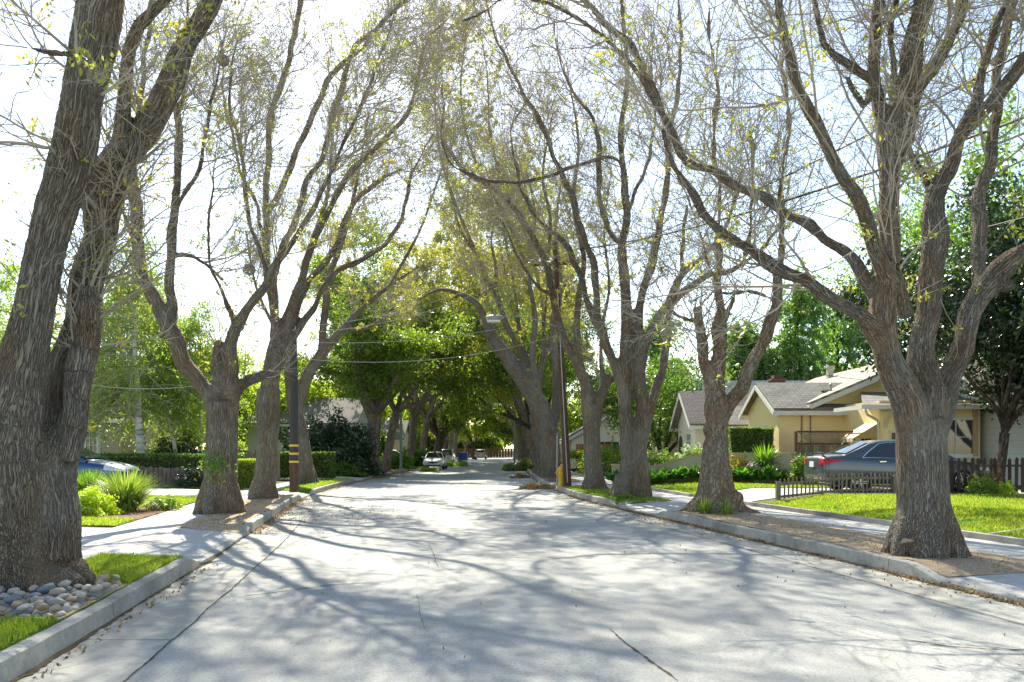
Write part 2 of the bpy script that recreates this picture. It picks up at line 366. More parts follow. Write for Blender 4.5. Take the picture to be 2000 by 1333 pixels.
def m_wood(name, a, b, s_=(7, 7, 0.8)):
    g = G(name); o = g.obj(); n = g.noise(g.mapv(o, s_), 2.0, 5, 0.65, 0.4); r = g.geo().outputs['Random Per Island']
    c = g.ramp(n, [(0.3, a), (0.7, b)]); c = g.mix(g.math('MULTIPLY', r, 0.5), c, tuple(x * 0.5 for x in a))
    return g.fin(g.bsdf(c, 0.85, nrm=g.bump(n, 0.4, 0.006), spec=0.2))
def m_plain(name, col, rough=0.5, metal=0.0, spec=0.5, var=0.15, **kw):
    g = G(name); n = g.noise(g.obj(), 7, 4)
    c = g.mix(g.ramp(n, [(0.4, 0), (0.7, var)]), col, tuple(x * 0.6 for x in col))
    return g.fin(g.bsdf(c, rough, metal, spec=spec, **kw))
def m_paint(name, col, metal=0.6):
    g = G(name); fl = g.noise(g.obj(), 900, 1); d = g.noise(g.obj(), 3, 3)
    c = g.mix(g.ramp(fl, [(0.4, 0), (0.6, 0.35)]), col, tuple(min(1, x * 1.5) for x in col))
    return g.fin(g.bsdf(c, g.ramp(d, [(0.4, 0.28), (0.7, 0.38)]), metal, **{'Coat Weight': 0.8, 'Coat Roughness': 0.06}))
YELLOW = m_stucco('pale_yellow_stucco', (0.95, 0.76, 0.40), .08); CREAM = m_stucco('cream_stucco', (0.80, 0.72, 0.58), .1)
BEIGE = m_stucco('beige_stucco', (0.42, 0.37, 0.26)); WALLCREAM = m_stucco('garden_wall_render', (0.47, 0.42, 0.28), 0.5)
WHITEP = m_plain('white_paint', (0.74, 0.73, 0.68), 0.5); CREAMP = m_plain('cream_paint', (0.70, 0.62, 0.44), 0.5)
ROOF_GREY = m_roof('grey_shingle_x', [(0.20, 0.19, 0.175), (0.30, 0.285, 0.26), (0.36, 0.33, 0.27)], 'x')
ROOF_GREY_Y = m_roof('grey_shingle_y', [(0.22, 0.21, 0.19), (0.33, 0.31, 0.28), (0.38, 0.35, 0.29)], 'y')
ROOF_TAN_Y = m_roof('tan_shingle_y', [(0.42, 0.37, 0.30), (0.48, 0.43, 0.36), (0.45, 0.41, 0.35)], 'y')
ROOF_BROWN = m_roof('brown_shingle_x', [(0.26, 0.21, 0.17), (0.36, 0.31, 0.27), (0.32, 0.28, 0.24)], 'x')
ROOF_BLUE = m_roof('slate_blue_shingle', [(0.13, 0.17, 0.21), (0.20, 0.24, 0.29), (0.17, 0.20, 0.24)], 'x')
WOOD_OLD = m_wood('weathered_wood', (0.17, 0.13, 0.095), (0.36, 0.29, 0.225)); WOOD_BROWN = m_wood('brown_fence_wood', (0.10, 0.055, 0.035), (0.23, 0.14, 0.09))
WOOD_DARK = m_wood('dark_picket_wood', (0.05, 0.035, 0.025), (0.11, 0.08, 0.06)); WOOD_RED = m_wood('red_fence_wood', (0.34, 0.13, 0.05), (0.50, 0.22, 0.09))
POLEW = m_wood('pole_wood', (0.07, 0.04, 0.026), (0.19, 0.12, 0.085), (9, 9, .5))
BRICKM = m_plain('chimney_brick', (0.15, 0.085, 0.07), 0.9, var=0.8)
GLASS_D = m_plain('window_glass', (0.05, 0.065, 0.07), 0.05, 0.0, 0.9, var=0.3)
GLASS_CAR = m_plain('car_glass', (0.012, 0.016, 0.018), 0.03, 0.0, 1.0, var=0.0)
GLASS_GREEN = m_plain('green_car_glass', (0.06, 0.10, 0.06), 0.03, 0.0, 1.0, var=0.4)
RUBBER = m_plain('tyre_rubber', (0.02, 0.02, 0.02), 0.8); ALLOY = m_plain('alloy_wheel', (0.62, 0.62, 0.62), 0.25, 0.9)
CHROME = m_plain('chrome', (0.75, 0.75, 0.76), 0.15, 1.0, var=0); BLACKP = m_plain('black_trim', (0.015, 0.015, 0.016), 0.4)
REDL = m_plain('red_lamp', (0.50, 0.015, 0.02), 0.12, var=0.3); LAMPW = m_plain('clear_lamp', (0.70, 0.72, 0.74), 0.1, 0.3); AMBER = m_plain('amber_lamp', (0.75, 0.25, 0.04), 0.2)
PLATE = m_plain('licence_plate', (0.72, 0.73, 0.75), 0.5)
P_GREY = m_paint('graphite_car_paint', (0.055, 0.068, 0.085), 0.25); P_BLUE = m_paint('blue_car_paint', (0.03, 0.065, 0.15)); P_WHITE = m_paint('white_car_paint', (0.66, 0.70, 0.74), 0.1)
P_SILVER = m_paint('silver_car_paint', (0.50, 0.50, 0.48), 0.5); P_TAN = m_paint('tan_car_paint', (0.34, 0.29, 0.23), 0.4)
HYDR = m_plain('hydrant_yellow', (0.75, 0.47, 0.02), 0.45, var=0.4); YBAND = m_plain('yellow_band', (0.80, 0.50, 0.03), 0.5)
STEEL = m_plain('galvanised_steel', (0.34, 0.35, 0.34), 0.45, 0.5); GREENPOLE = m_plain('grey_green_steel', (0.17, 0.22, 0.21), 0.5, 0.2)
CABLE = m_plain('cable_black', (0.025, 0.027, 0.03), 0.6); CABLE_L = m_plain('cable_pale', (0.50, 0.50, 0.48), 0.5); CER = m_plain('insulator', (0.30, 0.26, 0.22), 0.3)
BLUEBIN = m_plain('blue_container_paint', (0.03, 0.09, 0.28), 0.5)
AWN = None
def m_awning():
    g = G('striped_awning_cloth'); y = sep(g, g.obj())[1]
    f = g.math('FRACT', g.math('MULTIPLY', y, 3.4))
    return g.fin(g.bsdf(g.ramp(f, [(0.0, (0.74, 0.66, 0.48)), (0.5, (0.44, 0.31, 0.12))], 'CONSTANT'), 0.8))
AWN = m_awning()
def m_siding():
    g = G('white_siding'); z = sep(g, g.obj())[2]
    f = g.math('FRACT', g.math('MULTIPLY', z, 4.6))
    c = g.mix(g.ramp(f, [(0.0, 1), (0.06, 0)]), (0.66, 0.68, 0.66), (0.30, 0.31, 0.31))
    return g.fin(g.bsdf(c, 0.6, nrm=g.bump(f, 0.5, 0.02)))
SIDING = m_siding()
def m_stone():
    g = G('river_stone'); oi = g.n('ObjectInfo').outputs['Random']; o = g.obj()
    c = g.ramp(oi, [(0.0, (0.30, 0.31, 0.29)), (0.18, (0.60, 0.52, 0.40)), (0.34, (0.20, 0.23, 0.25)), (0.5, (0.55, 0.40, 0.26)), (0.66, (0.44, 0.43, 0.37)), (0.82, (0.36, 0.24, 0.16)), (1.0, (0.68, 0.63, 0.52))])
    n = g.noise(o, 40, 5, 0.7)
    c = g.mix(g.ramp(n, [(0.35, 0.6), (0.6, 0)]), c, g.mix(1.0, c, (0.5, 0.5, 0.5), 'MULTIPLY'))
    return g.fin(g.bsdf(c, 0.65, nrm=g.bump(n, 0.25, 0.005), spec=0.3))
STONE = m_stone()
def U_of(p): return np.array(p)
def PX(px, py, Y): return np.array([(px - 1000.0) * Y / FP, Y, CH + (HY - py) * Y / FP])

# ---------------------------------------------------------------- ground
CY = [-60, -12, 0, 5.65, 15, 27, 37, 55, 75, 102, 140, 170, 200, 235, 300]
CXV = [11.5, 3.7, 1.9, 1.15, -0.3, -2.3, -3.1, -3.4, -3.5, -3.8, -4.3, -4.4, -3.0, 1.5, 16]
def _spl(ys):
    ys = np.asarray(ys, float); x = np.array(CY, float); y = np.array(CXV, float)
    m = np.gradient(y, x); i = np.clip(np.searchsorted(x, ys) - 1, 0, len(x) - 2)
    h = x[i + 1] - x[i]; t = (ys - x[i]) / h
    return (2*t**3-3*t**2+1)*y[i] + (t**3-2*t**2+t)*h*m[i] + (-2*t**3+3*t**2)*y[i+1] + (t**3-t**2)*h*m[i+1]
def cx(Y): return _spl(Y)
HW = 4.6
APR = {-1: [(11.4, 15.4), (27.0, 29.6), (41.5, 46.5), (70, 74), (88, 92)], 1: [(-3.0, 9.9), (19.9, 23.4), (33.0, 36.4), (52, 55), (78, 82)]}
def kh(side, Y):
    Y = np.asarray(Y, float); h = np.full(Y.shape, 0.165)
    for a, b in APR[side]:
        d = np.maximum(a - Y, Y - b)
        h = np.minimum(h, np.clip(0.035 + d / 0.55 * 0.13, 0.035, 0.165))
    return h
SWIN = {-1: 5.95, 1: 6.4}; SWOUT = {-1: 7.1, 1: 7.6}
def hz(n, Y):
    n = np.asarray(n, float); Y = np.asarray(Y, float); n, Y = np.broadcast_arrays(n, Y); a = np.abs(n)
    z = np.zeros(n.shape)
    for s in (-1, 1):
        k = kh(s, Y); m = (np.sign(n) == s) & (a > HW + 0.01)
        t = np.clip((a - HW - 0.15) / (SWIN[s] - HW - 0.15), 0, 1)
        zz = k + (0.15 - k) * t
        if s == 1: zz = zz + np.clip((a - 7.75) * 0.15, 0, 0.27)
        else: zz = zz + np.clip((a - 7.3) * 0.03, 0, 0.25)
        z = np.where(m, zz, z)
    return z
def gz(X, Y): return float(hz(X - float(cx(Y)), Y))
def ribbon(name, n0, n1, Y0, Y1, dz, mat, nn=2, st=0.25, kind='structure', flat=None, jag=0.0, wob=0.0):
    ny = max(2, int((Y1 - Y0) / st) + 1); Ys = np.linspace(Y0, Y1, ny)
    a = n0(Ys) if callable(n0) else np.full(ny, float(n0)); b = n1(Ys) if callable(n1) else np.full(ny, float(n1))
    if jag:
        a = a + np.array([mnoise.noise(Vector((y * 1.9, 3.3, n0 if not callable(n0) else 0))) for y in Ys]) * jag
        b = b + np.array([mnoise.noise(Vector((y * 2.1, 9.1, 1.0))) for y in Ys]) * jag
    t = np.linspace(0, 1, nn); N = a[:, None] * (1 - t) + b[:, None] * t; YY = np.repeat(Ys[:, None], nn, 1)
    Z = hz(N, YY) + dz if flat is None else np.full(N.shape, flat)
    if wob:
        Z = Z + wob * np.array([[mnoise.noise(Vector((N[i, j] * 2.5, YY[i, j] * 2.5, 0))) for j in range(nn)] for i in range(ny)])
    V = np.stack([N + cx(YY), YY, Z], -1).reshape(-1, 3)
    idx = np.arange(ny * nn).reshape(ny, nn)
    F = np.stack([idx[:-1, :-1], idx[:-1, 1:], idx[1:, 1:], idx[1:, :-1]], -1).reshape(-1, 4)
    if b.mean() < a.mean(): F = F[:, ::-1]
    o = obj(name, V, [F], mat, None, (0, 0, 0), smooth=True)
    if kind: o['kind'] = kind
    return o
# base terrain to the horizon, then each side's yard, road, gutters
mb = MB(); mb.add([(-900, -200, -0.06), (900, -200, -0.06), (900, 1500, -0.06), (-900, 1500, -0.06)], [(0, 1, 2, 3)])
prop(mb.build('ground', GROUND, None, (0, 0, 0)), kind='structure')
ribbon('road', -HW, HW, -14, 300, 0, ROAD, 5, 1.0)
for s in (-1, 1):
    ribbon('gutter', s * (HW - 0.78), s * HW, -14, 150, 0.004, GUTTER, 2, 0.5, flat=0.004)
    ribbon('terrain', s * (SWIN[s] - .03), s * 70, -14, 300, -0.012, GROUND, 130, 1.0)
    ribbon('pavement', s * SWIN[s], s * SWOUT[s], -14, 150, 0.006, WALK, 3, 0.5)
    # kerb
    Ys = np.arange(-14, 150, 0.12); k = kh(s, Ys); prof = [(0.0, -0.02), (0.02, 1.0), (0.045, 1.06), (0.15, 1.06), (0.155, -0.1)]
    P = []
    for d, q in prof:
        zz = np.where(q <= 0, -0.05, k * q + 0.0) if q <= 0 else k * min(q, 1.0) + (0.012 if q > 1 else 0)
        zz = zz + np.array([mnoise.noise(Vector((y * .35, s * 7.0, 0))) * .016 + mnoise.noise(Vector((y * 3.0, d * 40, s * 3.0))) * .006 for y in Ys]) * (q > 0)
        P.append(np.stack([cx(Ys) + s * (HW + d + np.array([mnoise.noise(Vector((y * .5, s * 3.0, 4))) * .02 + mnoise.noise(Vector((y * 4.0, d * 30, 4))) * .006 for y in Ys])), Ys, zz], -1))
    P = np.stack(P, 1); m_, q_ = P.shape[:2]; idx = np.arange(m_ * q_).reshape(m_, q_)
    F = np.stack([idx[:-1, :-1], idx[:-1, 1:], idx[1:, 1:], idx[1:, :-1]], -1).reshape(-1, 4)
    if s < 0: F = F[:, ::-1]
    o = obj('kerb', P.reshape(-1, 3), [F], KERB, None, (0, 0, 0), angle=40); o['kind'] = 'structure'
# gutter joint: a dark irregular seam, with moss
def seam(n_, Y0, Y1, w_, mat, name, z=0.0085, amp=0.015):
    Ys = np.arange(Y0, Y1, 0.06); r = np.random.default_rng(int(abs(n_) * 100))
    off = np.cumsum(r.normal(0, 0.004, len(Ys))); off -= np.linspace(off[0], off[-1], len(Ys)); ww = w_ * (0.35 + 1.1 * r.random(len(Ys)))
    A = np.stack([cx(Ys) + n_ + off - ww / 2, Ys, np.full(len(Ys), z)], -1); B = A.copy(); B[:, 0] += ww
    V = np.stack([A, B], 1).reshape(-1, 3); i = np.arange(len(Ys) - 1) * 2
    return obj(name, V, [np.stack([i, i + 1, i + 3, i + 2], -1)], mat, None, (0, 0, 0))
SEAM = m_soil('crack_soil', (0.05, 0.038, 0.025), (0.11, 0.085, 0.055), (0.20, 0.16, 0.09), 0.01)
for s in (-1, 1):
    prop(seam(s * (HW - 0.80), 3, 70, 0.013, SEAM, 'gutter_seam'), kind='structure')
    prop(seam(s * (HW - 0.04), 3, 90, 0.07 if s < 0 else 0.11, SEAM, 'gutter_dirt', 0.0125), kind='structure')
def crack(pts, w_, name='road_crack'):
    pts = np.array(pts, float); L = np.linalg.norm(np.diff(pts, axis=0), axis=1); cs = np.concatenate([[0], np.cumsum(L)])
    t = np.arange(0, cs[-1], 0.05); X = np.interp(t, cs, pts[:, 0]); Y = np.interp(t, cs, pts[:, 1])
    r = np.random.default_rng(int(pts.sum() * 10) & 0xffff); X += np.cumsum(r.normal(0, 0.006, len(t))) * 0.6; Y += r.normal(0, 0.004, len(t))
    d = np.array([np.gradient(Y), -np.gradient(X)]).T; d /= np.linalg.norm(d, axis=1)[:, None] + 1e-6
    ww = (w_ * (0.25 + 1.2 * r.random(len(t))) * np.sin(np.linspace(0.05, 3.09, len(t))) ** 0.4)[:, None] / 2
    A = np.stack([X, Y], 1) - d * ww; B = np.stack([X, Y], 1) + d * ww
    V = np.concatenate([np.stack([A, B], 1).reshape(-1, 2), np.full((2 * len(t), 1), 0.0045)], 1); i = np.arange(len(t) - 1) * 2
    o = obj(name, V, [np.stack([i, i + 1, i + 3, i + 2], -1)], SEAM, None, (0, 0, 0)); o['kind'] = 'structure'
def gpt(px, py): Y = 2560.0 / (py - HY); return ((px - 1000) * Y / FP, Y)
crack([gpt(435, 1170), gpt(560, 1155), gpt(650, 1143), gpt(760, 1137)], 0.02)
crack([gpt(1190, 1228), gpt(1230, 1260), gpt(1280, 1295), gpt(1330, 1333)], 0.025)
crack([gpt(835, 1060), gpt(850, 1085), gpt(862, 1115)], 0.009)
crack([gpt(815, 1160), gpt(822, 1200), gpt(835, 1230)], 0.006)
crack([gpt(1740, 1245), gpt(1850, 1263), gpt(1960, 1270), gpt(2060, 1270)], 0.02)
# planting strips
ribbon('planting_strip', -4.75, -5.95, -14, 11.0, 0.010, TURF, 4, 0.25)
ribbon('planting_strip', -4.75, -5.95, 15.4, 27.0, 0.012, SOIL, 6, 0.15, wob=0.02, jag=0.05)
ribbon('planting_strip', -4.75, -5.95, 29.6, 41.0, 0.010, TURF, 3, 0.5)
ribbon('planting_strip', -4.75, -5.95, 46.5, 150, 0.004, MULCH, 3, 1)
ribbon('planting_strip', 4.75, 6.4, 9.95, 20.3, 0.014, SOIL, 6, 0.15, wob=0.02, jag=0.05)
ribbon('planting_strip', 4.75, 6.4, 23.4, 32.5, 0.010, TURF, 3, 0.5)
ribbon('planting_strip', 4.75, 6.4, 36.4, 150, 0.006, MULCH, 3, 1)
# driveway aprons and driveways
ribbon('driveway', -4.75, -5.95, 10.9, 15.9, 0.005, DRIVE, 5, 0.1); ribbon('driveway', -7.1, -30, 10.6, 15.2, 0.006, DRIVE, 30, 0.5)
ribbon('driveway', -4.75, -5.95, 26.5, 30.1, 0.005, DRIVE, 5, 0.1); ribbon('driveway', -7.1, -30, 25.2, 29.4, 0.006, DRIVE, 30, 0.5)
ribbon('driveway', -4.75, -5.95, 41.0, 47.0, 0.005, DRIVE, 5, 0.1); ribbon('driveway', -7.1, -30, 41.5, 45.5, 0.006, DRIVE, 30, 0.5)
ribbon('driveway', 4.75, 6.4, -3, 10.6, 0.005, DRIVE, 5, 0.1); ribbon('driveway', 7.6, 12, -6, 9.3, 0.006, DRIVE, 8, 0.5)
ribbon('driveway', 4.75, 6.4, 19.8, 23.9, 0.005, DRIVE, 5, 0.1); ribbon('driveway', 7.6, 17, 22.3, 25.4, 0.006, DRIVE, 30, 0.5)
ribbon('driveway', 4.75, 6.4, 32.4, 36.9, 0.005, DRIVE, 5, 0.1); ribbon('driveway', 7.6, 25, 36.5, 40.5, 0.006, DRIVE, 30, 0.5)
# lawns
LAWNS = [(-7.15, -13.0, 15.6, 17.0), (-7.15, -13.5, 20.5, 25.0), (-7.15, -22, 30, 35), (-7.15, -22, 46, 70),
         (7.78, 19, 10.5, 21.4), (7.78, 13.0, 25.6, 29.0), (7.78, 10.5, 29.0, 33.5), (7.78, 9.3, 33.5, 35.4), (7.7, 12, 41, 60)]
for a, b, y0, y1 in LAWNS: ribbon('lawn', a, b, y0, y1, 0.008, TURF, 12, 0.4, jag=0.06)
ribbon('mulch_bed', -7.15, -13.0, 17.05, 20.5, 0.010, MULCH, 10, 0.3, wob=0.03, jag=0.06)
ribbon('garden_bed', 11.0, 19, 21.4, 22.2, 0.012, MULCH, 10, 0.3, wob=0.02)
def edging(pts, w_, h_, name='lawn_edging', mat=None):
    m = MB(); pts = np.array(pts, float)
    for i in range(len(pts) - 1):
        a, b = pts[i], pts[i + 1]; k = max(1, int(np.linalg.norm(b - a) / 0.8)); t = np.linspace(0, 1, k + 1)
        q = a + (b - a) * t[:, None]
        for j in range(k):
            m.bar((q[j, 0], q[j, 1], gz(*q[j]) + h_ / 2 - 0.02), (q[j + 1, 0], q[j + 1, 1], gz(*q[j + 1]) + h_ / 2 - 0.02), w_, h_ + 0.04)
    o = m.build(name, mat or KERB, None, (0, 0, 0)); o['kind'] = 'structure'; return o
def npt(n_, Y): return (float(cx(Y)) + n_, Y)
edging([npt(7.68, y) for y in np.arange(9.4, 22.3, 0.8)], 0.14, 0.10)
edging([npt(7.68, y) for y in np.arange(25.5, 36.5, 0.8)], 0.14, 0.10)
edging([npt(n_, 13.6) for n_ in np.arange(7.7, 20, 1)], 0.10, 0.03)
edging([npt(n_, 29.0) for n_ in np.arange(7.7, 14, 1)], 0.10, 0.03)
edging([npt(-4.8 - 0.001, 6.9), npt(-5.93, 6.9)], 0.03, 0.03)
edging([npt(-7.15, y) for y in np.arange(29.8, 36, 0.8)], 0.10, 0.04)
# ---------------------------------------------------------------- tree tools
def resample(P, n):
    P = np.asarray(P, float); k = len(P)
    if k == 2: q = P
    else:   # Catmull-Rom, 6 steps a span
        E = np.concatenate([[2 * P[0] - P[1]], P, [2 * P[-1] - P[-2]]]); q = []
        for i in range(k - 1):
            p0, p1, p2, p3 = E[i:i + 4]
            for t in np.linspace(0, 1, 6, endpoint=False):
                q.append(0.5 * ((2 * p1) + (-p0 + p2) * t + (2 * p0 - 5 * p1 + 4 * p2 - p3) * t * t + (-p0 + 3 * p1 - 3 * p2 + p3) * t ** 3))
        q.append(P[-1]); q = np.array(q)
    L = np.concatenate([[0], np.cumsum(np.linalg.norm(np.diff(q[:, :3], axis=0), axis=1))])
    t = np.linspace(0, L[-1], n)
    return np.stack([np.interp(t, L, q[:, j]) for j in range(q.shape[1])], 1)
def plen(P): return np.linalg.norm(np.diff(P, axis=1), axis=2).sum(1)
def spawn(P, R, M, rng, t0=0.25, t1=1.0, ang=(0.5, 0.3), lenf=None, n=6, wig=0.12, up=0.05, rr=0.5, rmin=0.003, tip=0.35, side=None, wpow=1.0, late=0.0):
    """M children spread over the polylines P (N,n,3) by length"""
    N, k, _ = P.shape; L = plen(P); pw = L ** wpow; pi = rng.choice(N, M, p=pw / pw.sum())
    u = rng.random(M); u = u ** (1.0 / (1.0 + late)); t = (t0 + (t1 - t0) * u) * (k - 1) * 0.9999; i = t.astype(int); f = (t - i)[:, None]
    o = P[pi, i] * (1 - f) + P[pi, i + 1] * f; T = norm(P[pi, i + 1] - P[pi, i]); r = R[pi, i] * (1 - f[:, 0]) + R[pi, i + 1] * f[:, 0]
    v = rng.normal(size=(M, 3))
    if side is not None: v = v + side
    v = norm(v - (v * T).sum(1, keepdims=True) * T)
    a = np.clip(rng.normal(ang[0], ang[1], M), 0.1, 1.6)[:, None]
    d = norm(T * np.cos(a) + v * np.sin(a))
    ln = lenf(r, L[pi], 1 - t / (k - 1), rng, M)
    r0 = np.maximum(r * rr * (0.7 + 0.5 * rng.random(M)), rmin); r0 = np.minimum(r0, np.maximum(r * 0.9, rmin))
    Q = np.empty((M, n, 3)); Q[:, 0] = o; st = (ln / (n - 1))[:, None]
    for j in range(1, n):
        d = norm(d + rng.normal(0, wig, (M, 3)) + np.array([0, 0, up])); Q[:, j] = Q[:, j - 1] + d * st
    RR = r0[:, None] * np.linspace(1, tip, n)[None]; RR = np.maximum(RR, rmin * 0.75)
    return Q, RR
def quads(C, A, B):
    """leaf-shaped quads: centre C, half-length vectors A, half-width vectors B"""
    V = np.stack([C - A, C + B - A * 0.15, C + A, C - B - A * 0.15], 1).reshape(-1, 3)
    return V, np.arange(len(C) * 4).reshape(-1, 4)
def rand_leaves(C, size, rng, wr=0.42, down=0.0, flat=0.0):
    n = len(C); A = rng.normal(size=(n, 3)); A[:, 2] -= down * 1.5; A = norm(A)
    Nn = rng.normal(size=(n, 3)); Nn[:, 2] += flat * 2; B = norm(np.cross(A, Nn)); s = (size * (0.6 + 0.8 * rng.random(n)))[:, None]
    return quads(C, A * s, B * s * wr)
def sprigs(P, M, rng, size, per=5, spread=0.05, t0=0.4, **kw):
    N, k, _ = P.shape; pi = rng.integers(0, N, M); t = (t0 + (1 - t0) * rng.random(M)) * (k - 1) * 0.999; i = t.astype(int); f = (t - i)[:, None]
    C = P[pi, i] * (1 - f) + P[pi, i + 1] * f
    C = np.repeat(C, per, 0) + rng.normal(0, spread, (M * per, 3))
    return rand_leaves(C, size, rng, **kw)
def fuse(V, F, voxel, smooth=7):
    me = npmesh('tmp', V, F); o = bpy.data.objects.new('tmp', me); sc.collection.objects.link(o)
    m = o.modifiers.new('r', 'REMESH'); m.mode = 'VOXEL'; m.voxel_size = voxel
    m2 = o.modifiers.new('s', 'SMOOTH'); m2.iterations = smooth; m2.factor = 0.5
    dg = bpy.context.evaluated_depsgraph_get(); dg.update()
    r = bpy.data.meshes.new_from_object(o.evaluated_get(dg)); bpy.data.objects.remove(o); bpy.data.meshes.remove(me)
    return r
def bark_coords(me, limbs):
    """for every vertex and each of three slots: position in the cross-section of, and distance along, the slot's nearest limb; limbs that meet get different slots"""
    n = len(me.vertices); V = np.empty(n * 3, np.float32); me.vertices.foreach_get('co', V); V = V.reshape(-1, 3).astype(np.float32)
    slots, S = [], [[], [], []]
    for li, L in enumerate(limbs):
        P = L[:, :3]; R = L[:, 3]; cost = [0.0] * 3
        for j in range(li):
            Q = limbs[j]; d = np.linalg.norm(P[:4, None] - Q[None, :, :3], axis=2) / (R[:4, None] + Q[None, :, 3] + .02); cost[slots[j]] += max(0, 1.6 - d.min()) * 3
        k = int(np.argmin([c + .01 * i for i, c in enumerate(cost)])); slots.append(k)
        T = norm(np.gradient(P, axis=0)); u = norm(np.cross(T[0], [0.1, 1, 0.05])); s = li * 1.7 + np.concatenate([[0], np.cumsum(np.linalg.norm(np.diff(P, axis=0), axis=1))])
        for i in range(len(P)):
            u = norm(u - (u @ T[i]) * T[i]); S[k].append(np.concatenate([P[i], [R[i]], u, np.cross(T[i], u), [s[i]], T[i]]))
    D = np.full((n, 3), 1e3, np.float32)
    for k in range(3):
        out = np.zeros((n, 3), np.float32)
        if S[k]:
            A = np.array(S[k], np.float32)
            for a in range(0, n, 8000):
                v = V[a:a + 8000]; d = np.linalg.norm(v[:, None] - A[None, :, :3], axis=2) / (A[None, :, 3] + 0.02); j = d.argmin(1)
                D[a:a + 8000, k] = d[np.arange(len(v)), j]; q = A[j]; w_ = v - q[:, :3]
                out[a:a + 8000] = np.stack([(w_ * q[:, 4:7]).sum(1), (w_ * q[:, 7:10]).sum(1), q[:, 10] + (w_ * q[:, 11:14]).sum(1)], 1)
        at = me.attributes.new('bark%d' % k, 'FLOAT_VECTOR', 'POINT'); at.data.foreach_set('vector', out.ravel())
    W = np.clip(1 - (D - D.min(1, keepdims=True)) / .35, 0, 1) ** 2; W = W / W.sum(1, keepdims=True)
    at = me.attributes.new('bw', 'FLOAT_VECTOR', 'POINT'); at.data.foreach_set('vector', W.astype(np.float32).ravel())
def set_bark_simple(me, scale=1.0):
    n = len(me.vertices); V = np.empty(n * 3, np.float32); me.vertices.foreach_get('co', V)
    at = me.attributes.new('bark', 'FLOAT_VECTOR', 'POINT'); at.data.foreach_set('vector', V * scale)
def make_trunk(parent, limbs, voxel, mat, roots=0, base=None, blobs=(), flare=1.0, name='trunk', seed=0, small=0.02):
    rng = np.random.default_rng(seed + 99)
    Vs, Fs, n = [], [], 0; L = [l for l in limbs]; nL = len(L)
    if roots and base is not None:
        b, rad = np.array(base[:3]), base[3]
        for i in range(roots):
            a = 2 * math.pi * (i + rng.random() * 0.6) / roots; d = np.array([math.cos(a), math.sin(a), 0]); q = rad * (0.8 + 0.5 * rng.random()) * flare
            pts = [[*(b + d * rad * 0.45 + [0, 0, rad * 1.6]), rad * 0.30], [*(b + d * rad * 0.75 + [0, 0, rad * 0.6]), rad * 0.34], [*(b + d * (rad * 0.85 + q * 0.35) + [0, 0, rad * 0.12]), rad * 0.28],
                   [*(b + d * (rad + q * 0.9) + [0, 0, -rad * 0.12]), rad * 0.12]]
            L.append(resample(pts, 8))
    for l in L:
        l = np.array(l); t0 = norm(l[0, :3] - l[1, :3]); t1 = norm(l[-1, :3] - l[-2, :3])
        l2 = np.concatenate([[[*(l[0, :3] + t0 * l[0, 3] * 0.3), 0.002]], l, [[*(l[-1, :3] + t1 * l[-1, 3] * 0.35), 0.002]]])
        V, F = tubes(l2[None, :, :3], l2[None, :, 3], 12); Vs.append(V); Fs.append(F + n); n += len(V)
    for c0, r in blobs:
        m = MB().blob(c0, r, 2, 0.25, seed=len(Vs)); v = m.V(); f = np.array(m.f[3]); Vs.append(v); Fs.append(f + n); n += len(v)
    quadF = [f for f in Fs if f.shape[1] == 4]; triF = [f for f in Fs if f.shape[1] == 3]
    FF = [np.concatenate(quadF)] + ([np.concatenate(triF)] if triF else [])
    off = np.array(root_loc(parent)); me = fuse(np.concatenate(Vs) - off, FF, voxel, 3 if voxel < .023 else 6)
    nv = len(me.vertices); co = np.empty(nv * 3, np.float32); me.vertices.foreach_get('co', co); co = co.reshape(-1, 3)
    Lo = [np.concatenate([l[:, :3] - off, l[:, 3:4]], 1) for l in L[:nL]]
    if voxel < 0.05:    # slow lumps along the stems
        nr = np.empty(nv * 3, np.float32); me.vertices.foreach_get('normal', nr); nr = nr.reshape(-1, 3)
        dd = np.array([mnoise.noise(Vector((p[0] * 2.7, p[1] * 2.7, p[2] * 1.5 + seed))) * 0.6 + mnoise.noise(Vector((p[0] * 8, p[1] * 8, p[2] * 3.5 + seed))) * 0.25 for p in co])
        co = co + nr * (dd * (0.035 if mat is not BARK_GNARL else 0.10))[:, None]
        me.vertices.foreach_set('co', co.astype(np.float32).ravel()); me.update()
    bark_coords(me, Lo)
    me.polygons.foreach_set('use_smooth', np.ones(len(me.polygons), bool)); me.materials.clear(); me.materials.append(mat); me.name = name
    o = bpy.data.objects.new(name, me); sc.collection.objects.link(o); o.parent = parent
    return o
LIMBL = lambda a, b: (lambda r, L, t, rng, M: (a + (b - a) * rng.random(M)) * (0.45 + 0.55 * t))
